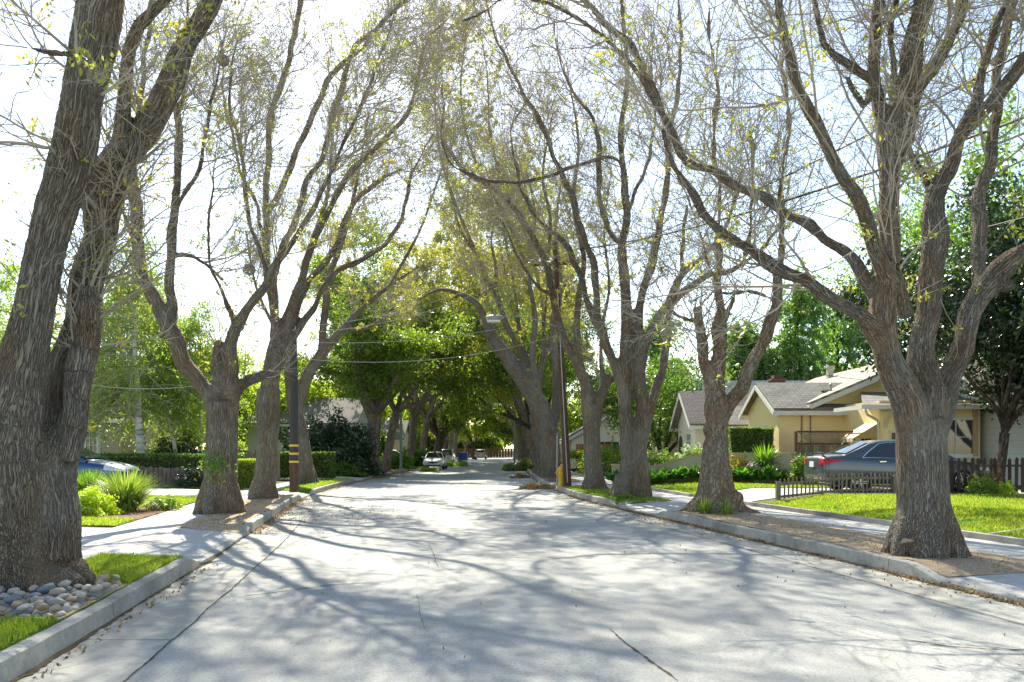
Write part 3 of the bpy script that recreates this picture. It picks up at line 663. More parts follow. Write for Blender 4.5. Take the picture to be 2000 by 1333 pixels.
def crown(parent, limbs, rng, n2, n3, n4, lens=((1.6, 4.6), (0.6, 1.9), (0.25, 0.8)), rmin=0.003, leaves=600, lsize=0.05, mat=TWIG, lmat=LEAF_YOUNG, t0=0.3, up=0.08, epi=0, k4=3,
          side=None, per=5, lspread=0.05, wig=0.13, rcap=0.05, extra=None, droop4=0.0, lt=0.4):
    off = np.array(root_loc(parent)); K = 14
    A = np.stack([resample(l, K) for l in limbs]); P1 = A[..., :3]; R1 = A[..., 3]
    P2, R2 = spawn(P1, np.minimum(R1, rcap), n2, rng, t0, 1, (0.82, 0.32), LIMBL(*lens[0]), 11, wig * 1.15, up, 0.34, rmin * 1.7, 0.30, side, 1.0, 0.55)
    P3, R3 = spawn(P2, R2, n3, rng, 0.15, 1, (0.8, 0.35), LIMBL(*lens[1]), 7, wig * 1.5, up * 0.5, 0.55, rmin * 1.15, 0.5)
    P4, R4 = spawn(P3, R3, n4, rng, 0.1, 1, (0.8, 0.4), LIMBL(*lens[2]), 5, wig * 1.6, -droop4, 0.6, rmin, 0.7)
    Vs, Fs, n = [], [], 0
    for P, R, k in ((P2, R2, 5), (P3, R3, 4), (P4, R4, k4)):
        V, F = tubes(P, R, k); Vs.append(V); Fs.append(F + n); n += len(V)
    ep = None
    if epi:   # thin water shoots on the trunk and forks
        Pe, Re = spawn(P1, R1, epi, rng, 0.14, 0.7, (1.1, 0.3), LIMBL(0.3, 1.3), 6, 0.2, 0.12, 0.05, rmin, 0.7, None, 0.5)
        Re = np.minimum(Re, rmin * 1.8); V, F = tubes(Pe, Re, 3); Vs.append(V); Fs.append(F + n); n += len(V); ep = Pe
    o = obj('crown', np.concatenate(Vs), [np.concatenate(Fs)], mat, parent)
    if leaves:
        V, F = sprigs(P4, leaves, rng, lsize, per, lspread, lt)
        if ep is not None:
            V2, F2 = sprigs(ep, max(10, leaves // 5), rng, lsize * 1.1, per, lspread, 0.3); F = np.concatenate([F, F2 + len(V)]); V = np.concatenate([V, V2])
        obj('leaves', V, [F], lmat, o)
    return P4
def hero(label, Y, base_w, limbs, voxel, seed, n2=160, n3=1200, n4=7000, leaves=700, mat=BARK, roots=7, blobs=(), group='bare street trees', rmin=0.003, lens=((1.6, 4.6), (0.6, 1.9), (0.25, 0.8)),
         flare=1.0, epi=60, lsize=0.045, zb=0.15, name='street_tree', zl=None, up=0.08, t0=0.3, side=None, twig=TWIG, per=5, small=0.018):
    """limbs: list of control points (px, py, width_px[, dY]); pixel widths and places are turned into metres at the tree's own distance"""
    rng = np.random.default_rng(seed); W = []; n3 = int(n3 * .62); n4 = int(n4 * .38); n2 = int(n2 * .9); leaves = int(leaves * .8); lsize *= .68; per = 9
    for l in limbs:
        q = []
        for p in l:
            d = Y + (p[3] if len(p) > 3 else 0.0); q.append([*PX(p[0], p[1], d), p[2] * d / FP / 2])
        W.append(np.array(q))
    b = W[0][0]; base = [b[0], b[1], zb, base_w / 2]
    W[0][0][2] = zb - 0.15
    root = empty(name, (b[0], b[1], zb), label, 'tree', group)
    R = []
    for l in W:
        L = np.linalg.norm(np.diff(l[:, :3], axis=0), axis=1).sum(); r = resample(l, max(6, int(L / 0.22)))
        if voxel < 0.05 and len(R):
            k = len(r); ph = rng.random(3) * 9; tt = np.linspace(0, L, k); env = np.clip(tt / 0.6, 0, 1) * 0.030; r[:, 3] *= 1 + .07 * np.sin(tt * 4.3 + ph[0]) * np.sin(tt * 1.7 + ph[1])
            for j in range(3): r[:, j] += env * (np.sin(tt * 2.6 + ph[j]) + 0.6 * np.sin(tt * 6.1 + ph[j] * 2))
        R.append(r)
    bl = [(PX(p[0], p[1], Y + p[3]), np.array([p[2], p[2], p[2] * (p[4] if len(p) > 4 else 1.0)]) * Y / FP / 2) for p in blobs]
    thick = [r[r[:, 3] > small] for r in R]; thick = [r for r in thick if len(r) > 3]
    make_trunk(root, thick, voxel, mat, roots, base, bl, flare, seed=seed)
    fine = [r[r[:, 3] <= small * 1.15] for r in R]; fine = [f for f in fine if len(f) > 3]
    CR = [resample(r, 14) for r in R if r[:, 3].max() < base_w * 0.42 or len(R) == 1]
    crown(root, CR, rng, n2, n3, n4, lens, rmin, leaves, lsize, twig, t0=t0, epi=epi, up=up, side=side, per=per)
    if fine:
        V, F, n = [], [], 0
        for f in fine:
            v, q = tubes(f[None, :, :3], f[None, :, 3], 7); V.append(v); F.append(q + n); n += len(v)
        obj('upper_limbs', np.concatenate(V), [np.concatenate(F)], twig, root)
    return root

# ---------------------------------------------------------------- the street trees near the camera (measured limbs)
# pale double-trunked tree on the left kerb
hero('huge double-trunked tree standing in the ring of river stones', 8.7, 1.15, [
    [(0, 1165, 165, -.1), (5, 1080, 150, -.15), (8, 960, 150, -.15), (16, 850, 124, -.2), (36, 754, 98, -.3), (56, 653, 80, -.35), (75, 551, 72, -.35), (100, 450, 72, -.35), (127, 360, 80, -.4), (148, 281, 84, -.45), (160, 187, 74, -.5), (180, 94, 82, -.5), (199, 0, 83, -.5), (235, -200, 66, -.4), (280, -420, 52, -.2), (350, -700, 34, .2)],
    [(95, 1165, 150, .1), (90, 1060, 120, .1), (92, 960, 110, .1), (110, 855, 94, .25), (131, 754, 88, .4), (152, 653, 72, .42), (176, 551, 62, .4), (196, 450, 62, .35), (206, 375, 80, .4), (232, 310, 74, .45)],
    [(232, 310, 60, .45), (262, 275, 56, .5), (290, 240, 54, .5), (326, 169, 50, .6), (360, 109, 45, .7), (394, 45, 42, .75), (412, 0, 38, .8), (470, -180, 30, 1.0), (560, -420, 18, 1.2)],
    [(222, 330, 36, .45), (236, 260, 30, .3), (240, 200, 27, .2), (246, 131, 25, .1), (262, 92, 26, 0), (292, 45, 25, -.1), (322, 5, 21, -.1), (380, -120, 16, .2)],
    [(128, 900, 44, .1), (146, 800, 50, .1), (158, 710, 54, .1), (166, 650, 52, .1), (178, 570, 40, .2)],
    [(262, 290, 26, .4), (272, 240, 24, .35), (277, 220, 24, .3)],
    [(150, 281, 60, -.4), (108, 286, 20, -.5)],
    [(176, 205, 12, -.75), (160, 150, 8, -.85), (148, 100, 6, -.9), (140, 20, 5, -.9)], [(176, 205, 12, -.78), (190, 150, 8, -.85), (206, 130, 5, -.9)],
    [(144, 108, 14, -.6), (110, 105, 10, -.8), (60, 95, 8, -.9), (10, 60, 5, -.9)],
    [(199, 0, 40, -.5), (150, -180, 34, -.8), (60, -420, 20, -1.2)], [(412, 0, 20, .8), (380, -220, 18, .5), (360, -450, 10, .3)]],
    0.022, 11, 230, 2200, 15000, 500, roots=9, flare=0.55, blobs=[(178, 630, 26, -.1, .8), (85, 1130, 190, -.1, .42), (10, 1120, 165, -.2, .5), (146, 1130, 66, -.1, 1.1), (110, 283, 16, -.45)], epi=60, rmin=0.0022,
    lens=((1.0, 2.8), (0.4, 1.3), (0.15, 0.55)), lsize=0.045, t0=0.45)
# big tree on the right verge
hero('massive grey trunk branching into many limbs beside the right kerb', 11.3, .88, [
    [(1806, 1085, 116), (1804, 1000, 100), (1800, 900, 94), (1798, 820, 92)],
    [(1795, 850, 80, 0), (1768, 770, 62, -.15), (1740, 700, 56, -.2), (1722, 640, 54, -.2), (1722, 590, 46, -.15), (1734, 520, 40, -.1), (1737, 469, 39, -.1), (1737, 337, 38, 0), (1722, 250, 32, .1), (1711, 190, 27, .2), (1709, 112, 25, .3), (1716, 0, 24, .4), (1730, -160, 20, .5), (1700, -420, 12, .8)],
    [(1806, 860, 74, .1), (1812, 780, 58, .1), (1806, 705, 54, .1), (1812, 620, 46, .15), (1818, 534, 48, .2), (1822, 450, 46, .25), (1827, 400, 40, .25), (1843, 350, 33, .3), (1862, 319, 30, .35), (1881, 255, 27, .4), (1900, 206, 22, .4), (1921, 131, 18, .5), (1938, 75, 17, .5), (1971, 0, 15, .6), (2030, -150, 12, .8)],
    [(1820, 850, 60, .1), (1842, 770, 46, .2), (1858, 720, 42, .25), (1880, 665, 42, .3), (1903, 610, 46, .3), (1935, 552, 46, .2), (1968, 518, 42, .1), (2010, 490, 38, 0), (2080, 430, 32, -.2), (2200, 300, 22, -.6), (2380, 60, 12, -1)],
    [(1740, 690, 50, -.2), (1700, 635, 38, -.3), (1650, 600, 29, -.5), (1600, 568, 27, -.7), (1550, 540, 26, -.9), (1500, 508, 25, -1.1), (1455, 485, 23, -1.3), (1424, 462, 21, -1.4), (1395, 435, 19, -1.5), (1379, 420, 17, -1.5), (1349, 375, 14, -1.6), (1322, 337, 12, -1.7), (1290, 250, 9, -1.9)],
    [(1728, 600, 40, -.1), (1700, 565, 27, 0), (1672, 520, 24, .3), (1652, 498, 23, .5), (1600, 456, 22, 1.0), (1540, 416, 21, 1.5), (1487, 386, 20, 1.9), (1424, 356, 19, 2.3), (1394, 337, 18, 2.5), (1345, 315, 17, 2.7), (1318, 290, 16, 2.8), (1306, 244, 15, 2.8), (1269, 161, 14, 3.0), (1235, 94, 14, 3.1), (1175, 37, 11, 3.2), (1134, 0, 9, 3.3), (1060, -60, 8, 3.4), (960, -100, 6, 3.5), (860, -80, 4, 3.6)],
    [(1306, 244, 13, 2.8), (1239, 131, 10, 2.6), (1190, 86, 10, 2.4), (1149, 52, 9, 2.3), (1096, 22, 8, 2.2), (1055, 0, 8, 2.1), (990, -10, 7, 2), (930, 28, 6, 1.9), (890, 60, 4, 1.8), (865, 85, 3, 1.8)],
    [(1740, 560, 38, -.1), (1712, 500, 32, -.3), (1706, 470, 30, -.4), (1697, 431, 29, -.6), (1660, 367, 27, -.8), (1622, 300, 26, -.9), (1589, 236, 25, -1.0), (1562, 169, 24, -1.1), (1544, 112, 21, -1.2), (1529, 56, 20, -1.2), (1521, 0, 18, -1.2), (1500, -160, 13, -1.2)],
    [(1709, 160, 22, .3), (1680, 142, 17, .2), (1649, 120, 14, .1), (1617, 97, 12, 0), (1603, 50, 12, 0), (1589, 0, 10, -.1), (1580, -100, 7, -.2)],
    [(1745, 300, 36, .05), (1761, 187, 38, .1), (1776, 140, 42, .1), (1791, 80, 40, .1), (1803, 0, 36, .1), (1830, -180, 28, 0), (1800, -420, 16, -.2)],
    [(1741, 330, 34, .1), (1780, 235, 27, .3), (1799, 169, 26, .4), (1838, 110, 24, .5), (1859, 62, 22, .5), (1878, 0, 19, .6), (1910, -150, 14, .8)],
    [(1752, 240, 16, .4), (1746, 150, 15, .5), (1742, 80, 14, .5), (1751, 0, 13, .5), (1760, -200, 9, .5)],
    [(1822, 420, 26, .3), (1818, 385, 19, .5), (1806, 345, 17, .6), (1787, 312, 15, .7), (1776, 281, 11, .8)],
    [(1884, 262, 18, .4), (1908, 228, 24, .3), (1937, 199, 24, .2), (1968, 160, 24, .1), (2000, 112, 24, 0), (2100, -40, 18, -.3)],
    [(1903, 610, 34, .4), (1907, 545, 27, .6), (1912, 490, 26, .8), (1915, 412, 26, 1.0), (1928, 337, 24, 1.2), (1937, 262, 23, 1.3), (1952, 150, 17, 1.4), (1972, 37, 14, 1.5), (2000, -100, 9, 1.6)],
    [(1770, 620, 30, .1), (1758, 570, 26, 0), (1742, 520, 26, -.1)],
    [(1697, 175, 14, -.1), (1690, 215, 12, 0), (1668, 180, 11, .1), (1655, 150, 8, .1)]],
    0.024, 12, 330, 3800, 26000, 750, roots=11, flare=0.35, blobs=[(1780, 1060, 40, -.3, .5), (1965, 560, 36, .1, .6)], epi=120, rmin=0.0027, lens=((1.2, 4.0), (0.6, 1.8), (0.2, 0.75)), lsize=0.05, t0=0.25)
# left row
hero('grey tree with a sawn stump between its two wide limbs, in the brown strip', 18.9, 0.98, [
    [(430, 1000, 72), (433, 900, 61), (434, 830, 62), (434, 785, 62)],
    [(425, 800, 40), (405, 771, 31), (372, 720, 33), (345, 670, 33), (324, 632, 30, -.1), (294, 578, 27, -.2), (277, 518, 25, -.3), (266, 450, 24, -.4), (259, 375, 26, -.5), (262, 337, 17, -.5), (262, 250, 12, -.5), (285, 120, 10, -.3), (300, -60, 8, 0)],
    [(328, 640, 26), (338, 602, 22), (334, 551, 19), (334, 484, 18), (334, 442, 18), (347, 375, 17, .1), (349, 300, 16, .2), (345, 212, 15, .2), (360, 187, 11, .3), (362, 60, 9, .5), (380, -100, 6, .8)],
    [(336, 430, 12), (352, 386, 10), (394, 319, 10, -.5), (405, 255, 9, -.7), (412, 187, 8, -.8), (440, 80, 6, -.8)],
    [(430, 780, 40), (430, 737, 27), (429, 664, 24)],
    [(445, 800, 36), (452, 740, 26), (452, 690, 26, -.1), (459, 646, 24, -.2), (480, 609, 20, -.4), (507, 575, 18, -.6), (527, 538, 17, -.8), (554, 494, 15, -1), (588, 450, 13, -1.1), (640, 350, 10, -1.2), (690, 240, 8, -1.2), (740, 120, 7, -1), (780, 0, 5, -.8)],
    [(448, 795, 36), (462, 765, 26), (486, 744, 23, .3), (513, 730, 20, .6), (530, 727, 18, .8)],
    [(334, 500, 12, 0), (372, 500, 9, .4), (410, 520, 7, .6), (440, 548, 6, .7)],
    [(527, 545, 12, -.8), (500, 470, 10, -.4), (478, 380, 9, 0), (470, 280, 8, .3), (445, 190, 7, .5), (470, 60, 5, .5)],
    [(460, 640, 12, 0), (430, 560, 9, -1), (405, 470, 8, -1.6), (420, 330, 7, -2)],
    [(267, 470, 11, -.4), (240, 420, 8, -1), (225, 330, 7, -1.6), (180, 220, 6, -2)]],
    0.035, 13, 200, 3000, 22000, 900, roots=7, flare=0.22, rmin=0.0035, epi=90, zb=0.15, lens=((1.6, 4.6), (0.6, 1.9), (0.25, 0.8)), lsize=0.055, side=(0.9, 0, 0.1))
hero('slim dark-forked tree behind the stump tree, its limbs sweeping over the road', 24.4, 0.78, [
    [(515, 975, 50), (520, 900, 40), (524, 830, 45), (524, 760, 46)],
    [(524, 780, 38), (530, 730, 34), (534, 686, 23), (537, 636, 18), (528, 568, 17), (520, 500, 15, -.2), (520, 400, 14, -.3), (522, 337, 14, -.3), (526, 255, 14, -.3), (540, 187, 13, -.2), (562, 127, 12), (574, 75, 11, .2), (586, 0, 10, .3), (600, -150, 7, .4)],
    [(540, 720, 30), (557, 652, 24, .1), (571, 595, 20, .2), (588, 545, 17, .3), (604, 500, 15, .4), (630, 431, 14, .5), (667, 367, 13, .6), (700, 320, 12, .6), (762, 262, 10, .5), (796, 225, 9, .4), (815, 150, 8, .2), (840, 75, 6), (900, 10, 4)],
    [(534, 660, 18), (544, 500, 14, -.6), (585, 420, 14, -1), (600, 349, 13, -1.2), (637, 289, 12, -1.4), (660, 190, 13, -1.5), (687, 105, 12, -1.5), (717, 75, 10, -1.5), (781, 7, 8, -1.4), (870, -40, 5, -1.4)],
    [(522, 420, 12, -.3), (540, 386, 13, -.5), (562, 337, 13, -.6), (596, 262, 13, -.7), (619, 202, 13, -.8), (652, 142, 12, -.9), (700, 101, 10, -.9), (760, 30, 9, -1.2), (850, -40, 7, -1.6), (950, -90, 5, -2)],
    [(560, 640, 18, .1), (600, 560, 14, 1), (655, 480, 13, 1.5), (672, 439, 12, 1.6), (695, 390, 11, 1.7), (721, 365, 11, 1.8), (759, 345, 8, 1.9), (790, 330, 5, 2)],
    [(552, 690, 18, .1), (612, 600, 13, .8), (650, 540, 11, 1.2), (717, 500, 11, 1.5), (762, 469, 10, 1.8), (785, 420, 9, 1.9), (800, 360, 8, 2), (815, 319, 6, 2), (850, 250, 4, 2)],
    [(520, 480, 10, -.3), (500, 400, 9, .5), (470, 330, 8, 1), (440, 200, 7, 1.3), (430, 80, 5, 1.4)]],
    0.045, 14, 190, 3000, 22000, 700, roots=6, flare=0.22, rmin=0.004, epi=50, lsize=0.06, side=(.6, 0, 0))
hero('leaning tree behind the yellow-banded pole', 35.7, 0.95, [
    [(597, 945, 38), (588, 871, 36), (577, 804, 30), (572, 770, 30)],
    [(580, 800, 28), (600, 735, 24), (625, 697, 23), (641, 675, 21), (668, 645, 15), (702, 608, 12, .3), (760, 560, 9, .5), (820, 520, 6, .8)],
    [(572, 780, 28), (568, 736, 25), (560, 669, 23), (577, 601, 17), (594, 534, 14), (610, 470, 11, .4), (640, 380, 9, .8), (650, 250, 7, 1)],
    [(760, 560, 8, .5), (820, 450, 7, .5), (860, 340, 5, .5), (905, 240, 4)],
    [(628, 690, 16), (631, 640, 15), (638, 580, 15), (640, 544, 13), (658, 500, 12), (680, 430, 10), (700, 340, 7), (720, 220, 5)],
    [(668, 645, 10), (720, 640, 8, 1), (770, 600, 6, 2)], [(570, 730, 12), (540, 650, 9, 1), (500, 560, 7, 2), (480, 450, 5, 3)]],
    0.06, 15, 150, 1900, 13000, 900, roots=5, flare=0.5, rmin=0.006, epi=30, lsize=0.10, side=(0.5, 0, 0), lens=((1.4, 3.6), (0.7, 1.8), (0.3, 0.9)))
# right row
hero('gnarled brown tree with burls and lumpy roots, nearer the big grey trunk', 19.3, 0.98, [
    [(1398, 998, 74), (1398, 950, 66), (1397, 900, 54), (1399, 850, 44), (1400, 815, 44)],
    [(1398, 820, 38), (1397, 753, 36), (1402, 703, 32), (1409, 652, 26), (1409, 615, 20), (1402, 568, 16), (1403, 500, 14), (1406, 400, 11, .2), (1395, 300, 10, .3), (1400, 180, 8, .4), (1385, 40, 6, .5), (1380, -100, 4)],
    [(1396, 770, 28), (1388, 736, 26), (1376, 703, 23), (1366, 652, 21), (1360, 611, 20), (1358, 600, 20)],
    [(1363, 640, 10), (1350, 626, 9, -.2), (1325, 620, 8, -.4), (1300, 590, 6, -.6), (1290, 520, 5, -.8)],
    [(1404, 820, 34), (1418, 800, 27), (1442, 767, 30, -.1), (1466, 720, 28, -.2), (1486, 676, 26, -.3), (1503, 635, 24, -.4), (1513, 601, 22, -.5), (1519, 560, 15, -.5), (1528, 480, 12, -.4), (1524, 380, 10, -.2), (1540, 250, 8), (1530, 100, 6, .3), (1550, -50, 4, .4)],
    [(1409, 640, 13), (1432, 580, 11, .4), (1450, 520, 9, .7), (1470, 400, 8, 1), (1465, 250, 6, 1)],
    [(1516, 590, 11, -.5), (1480, 572, 9, -.2), (1440, 570, 7, .2), (1390, 572, 6, .5), (1350, 590, 4, .8)],
    [(1402, 560, 9), (1370, 470, 8, -.5), (1340, 380, 7, -.8), (1300, 260, 5, -1)]],
    0.035, 16, 150, 2200, 15000, 600, mat=BARK_GNARL, roots=9, flare=1.0, blobs=[(1384, 838, 24, -.1, 1.3), (1414, 832, 22, -.15, .9), (1382, 900, 20, -.2), (1416, 930, 28, -.2), (1385, 975, 46, -.3, .6), (1432, 975, 40, -.2, .8), (1412, 990, 20, -.45), (1365, 990, 32, -.1, .8)], rmin=0.0035, epi=60, lsize=0.055)
hero('twin fused trunks with a dark seam, third along the right verge', 25.0, 0.85, [
    [(1222, 972, 34), (1226, 900, 30), (1224, 838, 28), (1220, 760, 27), (1221, 686, 23), (1223, 601, 22), (1219, 534, 21), (1214, 480, 18), (1224, 431, 15), (1220, 356, 14), (1212, 262, 12), (1225, 150, 10), (1215, 0, 8), (1220, -150, 5)],
    [(1256, 972, 36), (1252, 900, 30), (1253, 804, 28), (1249, 720, 27), (1243, 669, 21), (1250, 601, 18), (1262, 551, 17), (1275, 500, 17), (1290, 440, 15, -.1), (1300, 370, 13, -.1), (1310, 250, 11), (1330, 120, 9), (1320, -60, 6)],
    [(1224, 780, 26), (1212, 736, 20), (1193, 703, 19), (1176, 652, 17), (1169, 611, 16), (1162, 551, 15), (1154, 500, 14), (1122, 405, 13), (1100, 345, 12, .1), (1070, 274, 11, .2), (1044, 221, 11, .3), (1017, 169, 9, .4), (976, 94, 7, .5), (950, 0, 5, .6)],
    [(1180, 660, 13), (1150, 601, 14, .3), (1135, 545, 13, .5), (1118, 500, 13, .6), (1090, 460, 11, .8), (1059, 440, 9, .9), (1020, 375, 8, 1), (1008, 330, 7, 1), (1000, 250, 6, 1.1), (1040, 180, 5, 1.1)],
    [(1249, 720, 24), (1255, 690, 20), (1263, 662, 20), (1287, 622, 19, -.1), (1304, 595, 19, -.2), (1338, 568, 16, -.5), (1375, 544, 13, -.8), (1422, 530, 11, -1.2), (1470, 500, 9, -1.5), (1530, 440, 7, -2)],
    [(1300, 600, 14), (1324, 547, 14, .3), (1351, 520, 13, .6), (1375, 500, 11, 1), (1420, 440, 9, 1.4), (1450, 330, 7, 1.6)],
    [(1256, 850, 26, .1), (1272, 790, 20, .3), (1287, 750, 18, .4), (1294, 716, 17, .4), (1301, 669, 16, .4), (1304, 635, 13, .4), (1330, 520, 10, .6), (1340, 400, 7, .8)],
    [(1216, 470, 14), (1201, 470, 11, -.3), (1182, 431, 11, -.5), (1170, 356, 11, -.6), (1167, 262, 10, -.6), (1156, 225, 9, -.6), (1122, 187, 8, -.6), (1100, 140, 6, -.6), (1080, 40, 5, -.5)],
    [(1222, 400, 12), (1209, 316, 9, -.8), (1156, 315, 9, -1.2), (1107, 330, 9, -1.5), (1062, 349, 9, -1.8), (1006, 356, 8, -2), (942, 349, 8, -2.2), (890, 330, 7, -2.4), (867, 290, 6, -2.5), (864, 225, 5, -2.5), (860, 120, 4, -2.5)],
    [(1222, 420, 10), (1260, 330, 8, 1), (1280, 230, 7, 1.4), (1270, 100, 5, 1.6)]],
    0.042, 17, 260, 3800, 26000, 600, roots=7, flare=0.55, rmin=0.004, epi=50, lsize=0.06, side=(-.7, 0, 0))
hero('tree just past the wooden pole on the right verge, forked at a short side limb', 30.0, 0.86, [
    [(1160, 957, 44), (1158, 900, 35), (1155, 838, 34), (1154, 790, 36)],
    [(1150, 800, 32), (1145, 753, 25), (1125, 709, 18), (1105, 669, 16), (1088, 618, 15), (1078, 568, 14), (1068, 520, 14), (1055, 490, 13), (1017, 424, 12), (980, 382, 11, .2), (950, 360, 10, .3), (909, 337, 9, .4), (882, 300, 8, .5), (867, 277, 7, .5), (868, 200, 5, .6)],
    [(1146, 760, 20), (1135, 715, 14), (1127, 669, 14), (1128, 601, 14), (1135, 551, 13), (1140, 500, 11), (1120, 400, 9), (1130, 280, 7), (1110, 150, 5)],
    [(1160, 830, 28), (1169, 787, 22), (1182, 752, 21), (1195, 735, 18)],
    [(1182, 750, 12), (1174, 710, 9), (1176, 640, 8), (1190, 560, 7), (1180, 450, 6), (1195, 330, 4)],
    [(1078, 575, 11), (1050, 560, 8, -1), (1010, 500, 7, -1.6), (985, 440, 6, -2), (960, 420, 4, -2.2)],
    [(1068, 520, 9), (1075, 430, 8, .8), (1060, 340, 7, 1.2), (1080, 220, 5, 1.5)]],
    0.05, 18, 180, 2600, 18000, 700, roots=6, flare=0.5, rmin=0.005, epi=40, lsize=0.07, side=(-.7, 0, 0))
hero('broad leaning tree past the hydrant, arching left across the street', 44.0, .9, [
    [(1076, 930, 40), (1072, 870, 44), (1062, 820, 42), (1046, 780, 38), (1020, 740, 34), (989, 696, 30), (962, 659, 22), (945, 618, 17), (925, 588, 14), (888, 571, 10), (854, 567, 7), (810, 590, 4)],
    [(1030, 750, 22), (1026, 703, 17), (1010, 669, 16), (989, 635, 13), (972, 584, 12), (949, 544, 11), (932, 500, 9), (900, 450, 7), (880, 380, 5)],
    [(1068, 850, 30), (1085, 800, 22, .5), (1088, 740, 18, .5), (1080, 660, 14, .6), (1095, 560, 11, .6), (1085, 450, 8, .8), (1100, 330, 5, 1)],
    [(1060, 810, 20), (1040, 700, 14, -.5), (1045, 620, 12, -.5), (1030, 520, 9, -.5), (1045, 420, 7, -.5), (1020, 300, 4, -.5)],
    [(972, 590, 9), (968, 520, 8), (960, 460, 6), (985, 380, 4)], [(932, 500, 9), (890, 400, 8, -1), (860, 300, 7, -2), (850, 180, 5, -2), (870, 60, 4, -2)],
    [(1030, 520, 9, -.5), (985, 420, 8, -1), (930, 320, 7, -1), (900, 200, 6, -1), (910, 60, 4, -1)], [(1095, 560, 10, .6), (1010, 420, 8, 0), (960, 280, 7, 0), (950, 130, 5, 0), (920, -20, 4, 0)]],
    0.075, 19, 180, 2400, 16000, 1600, roots=6, flare=0.3, rmin=0.007, epi=60, lsize=0.11, side=(-0.4, 0, 0), lens=((1.6, 4.0), (0.8, 2.0), (0.3, 1.0)))

# ---------------------------------------------------------------- grown trees for the rest
def skeleton(rng, H, lean=(0, 0), nl=5, rad=0.4, fork=0.22, spread=0.5, wig=0.10, sub=3, upc=0.10):
    """trunk and limbs of a grown tree, base at the origin; list of (n,4)"""
    out = []; lean = np.array([lean[0], lean[1], 0.0])
    zf = H * fork; P = np.array([[0, 0, -0.2, rad * 1.25], [0.02, 0, 0.35, rad], [lean[0] * zf * .3, lean[1] * zf * .3, zf * .55, rad * .85], [lean[0] * zf * .6, lean[1] * zf * .6, zf, rad * .82]])
    out.append(resample(P, 9)); top = P[-1, :3]
    for i in range(nl):
        a = 2 * math.pi * (i + rng.random() * .7) / nl; d = norm(np.array([math.cos(a) * spread, math.sin(a) * spread, 1.0]) + lean * 0.7)
        q = [[*(top - [0, 0, zf * .25]), rad * .5]]; p = top.copy(); L = (H - zf) * (0.75 + 0.35 * rng.random()); n = 9; r = rad * (0.42 + .15 * rng.random())
        for j in range(n):
            q.append([*p, r * (1 - 0.93 * j / (n - 1))]); d = norm(d + rng.normal(0, wig, 3) + np.array([0, 0, upc])); p = p + d * L / (n - 1)
        q = np.array(q); out.append(resample(q, 16))
        for s_ in range(sub):
            k = int(4 + rng.random() * 6); b = out[-1 - s_][k] if False else q[min(k, 8)]; v = norm(rng.normal(size=3) * [1, 1, .4]); dd = norm(norm(q[min(k + 1, 9), :3] - q[k - 1, :3]) + v * 0.8)
            pp = b[:3].copy(); rr = b[3] * 0.7; LL = L * (0.35 + .3 * rng.random()); qq = []
            for j in range(7): qq.append([*pp, rr * (1 - .9 * j / 6)]); dd = norm(dd + rng.normal(0, wig * 1.2, 3) + np.array([0, 0, upc])); pp = pp + dd * LL / 6
            out.append(resample(np.array(qq), 10))
    return out
def plain_trunk(root, limbs, mat, k=9):
    V, F, n = [], [], 0; off = np.array(root_loc(root)); me_at = []
    for l in limbs:
        v, f = tubes(l[None, :, :3], l[None, :, 3], k); V.append(v); F.append(f + n); n += len(v)
        s = np.concatenate([[0], np.cumsum(np.linalg.norm(np.diff(l[:, :3], axis=0), axis=1))]); a = np.arange(k) * 2 * math.pi / k
        me_at.append(np.stack([np.outer(l[:, 3], np.cos(a)), np.outer(l[:, 3], np.sin(a)), np.repeat(s[:, None], k, 1)], -1).reshape(-1, 3))
    o = obj('trunk', np.concatenate(V), [np.concatenate(F)], mat, root, smooth=True)
    at = o.data.attributes.new('bark', 'FLOAT_VECTOR', 'POINT'); at.data.foreach_set('vector', np.concatenate(me_at).astype(np.float32).ravel())
    return o
def shift(limbs, p): return [np.concatenate([l[:, :3] + np.array(p), l[:, 3:4]], 1) for l in limbs]
def bare_tree(p, seed, H, lean, label, rad=0.38, group='bare street trees', leaves=1500, lsize=0.12, nl=5, n=(110, 1000, 6500), spread=0.5, rmin=0.007, mat=BARK_FAR, twig=TWIG, lmat=LEAF_YOUNG, fork=.22, name='street_tree'):
    rng = np.random.default_rng(seed); root = empty(name, p, label, 'tree', group)
    L = shift(skeleton(rng, H, lean, nl, rad, fork, spread), p); plain_trunk(root, L, mat)
    crown(root, L[1:], rng, *n, lens=((1.4, 3.6), (0.7, 1.9), (0.3, 1.0)), rmin=rmin, leaves=leaves, lsize=lsize, mat=twig, lmat=lmat, t0=.25, up=.06, lspread=.12)
    return root
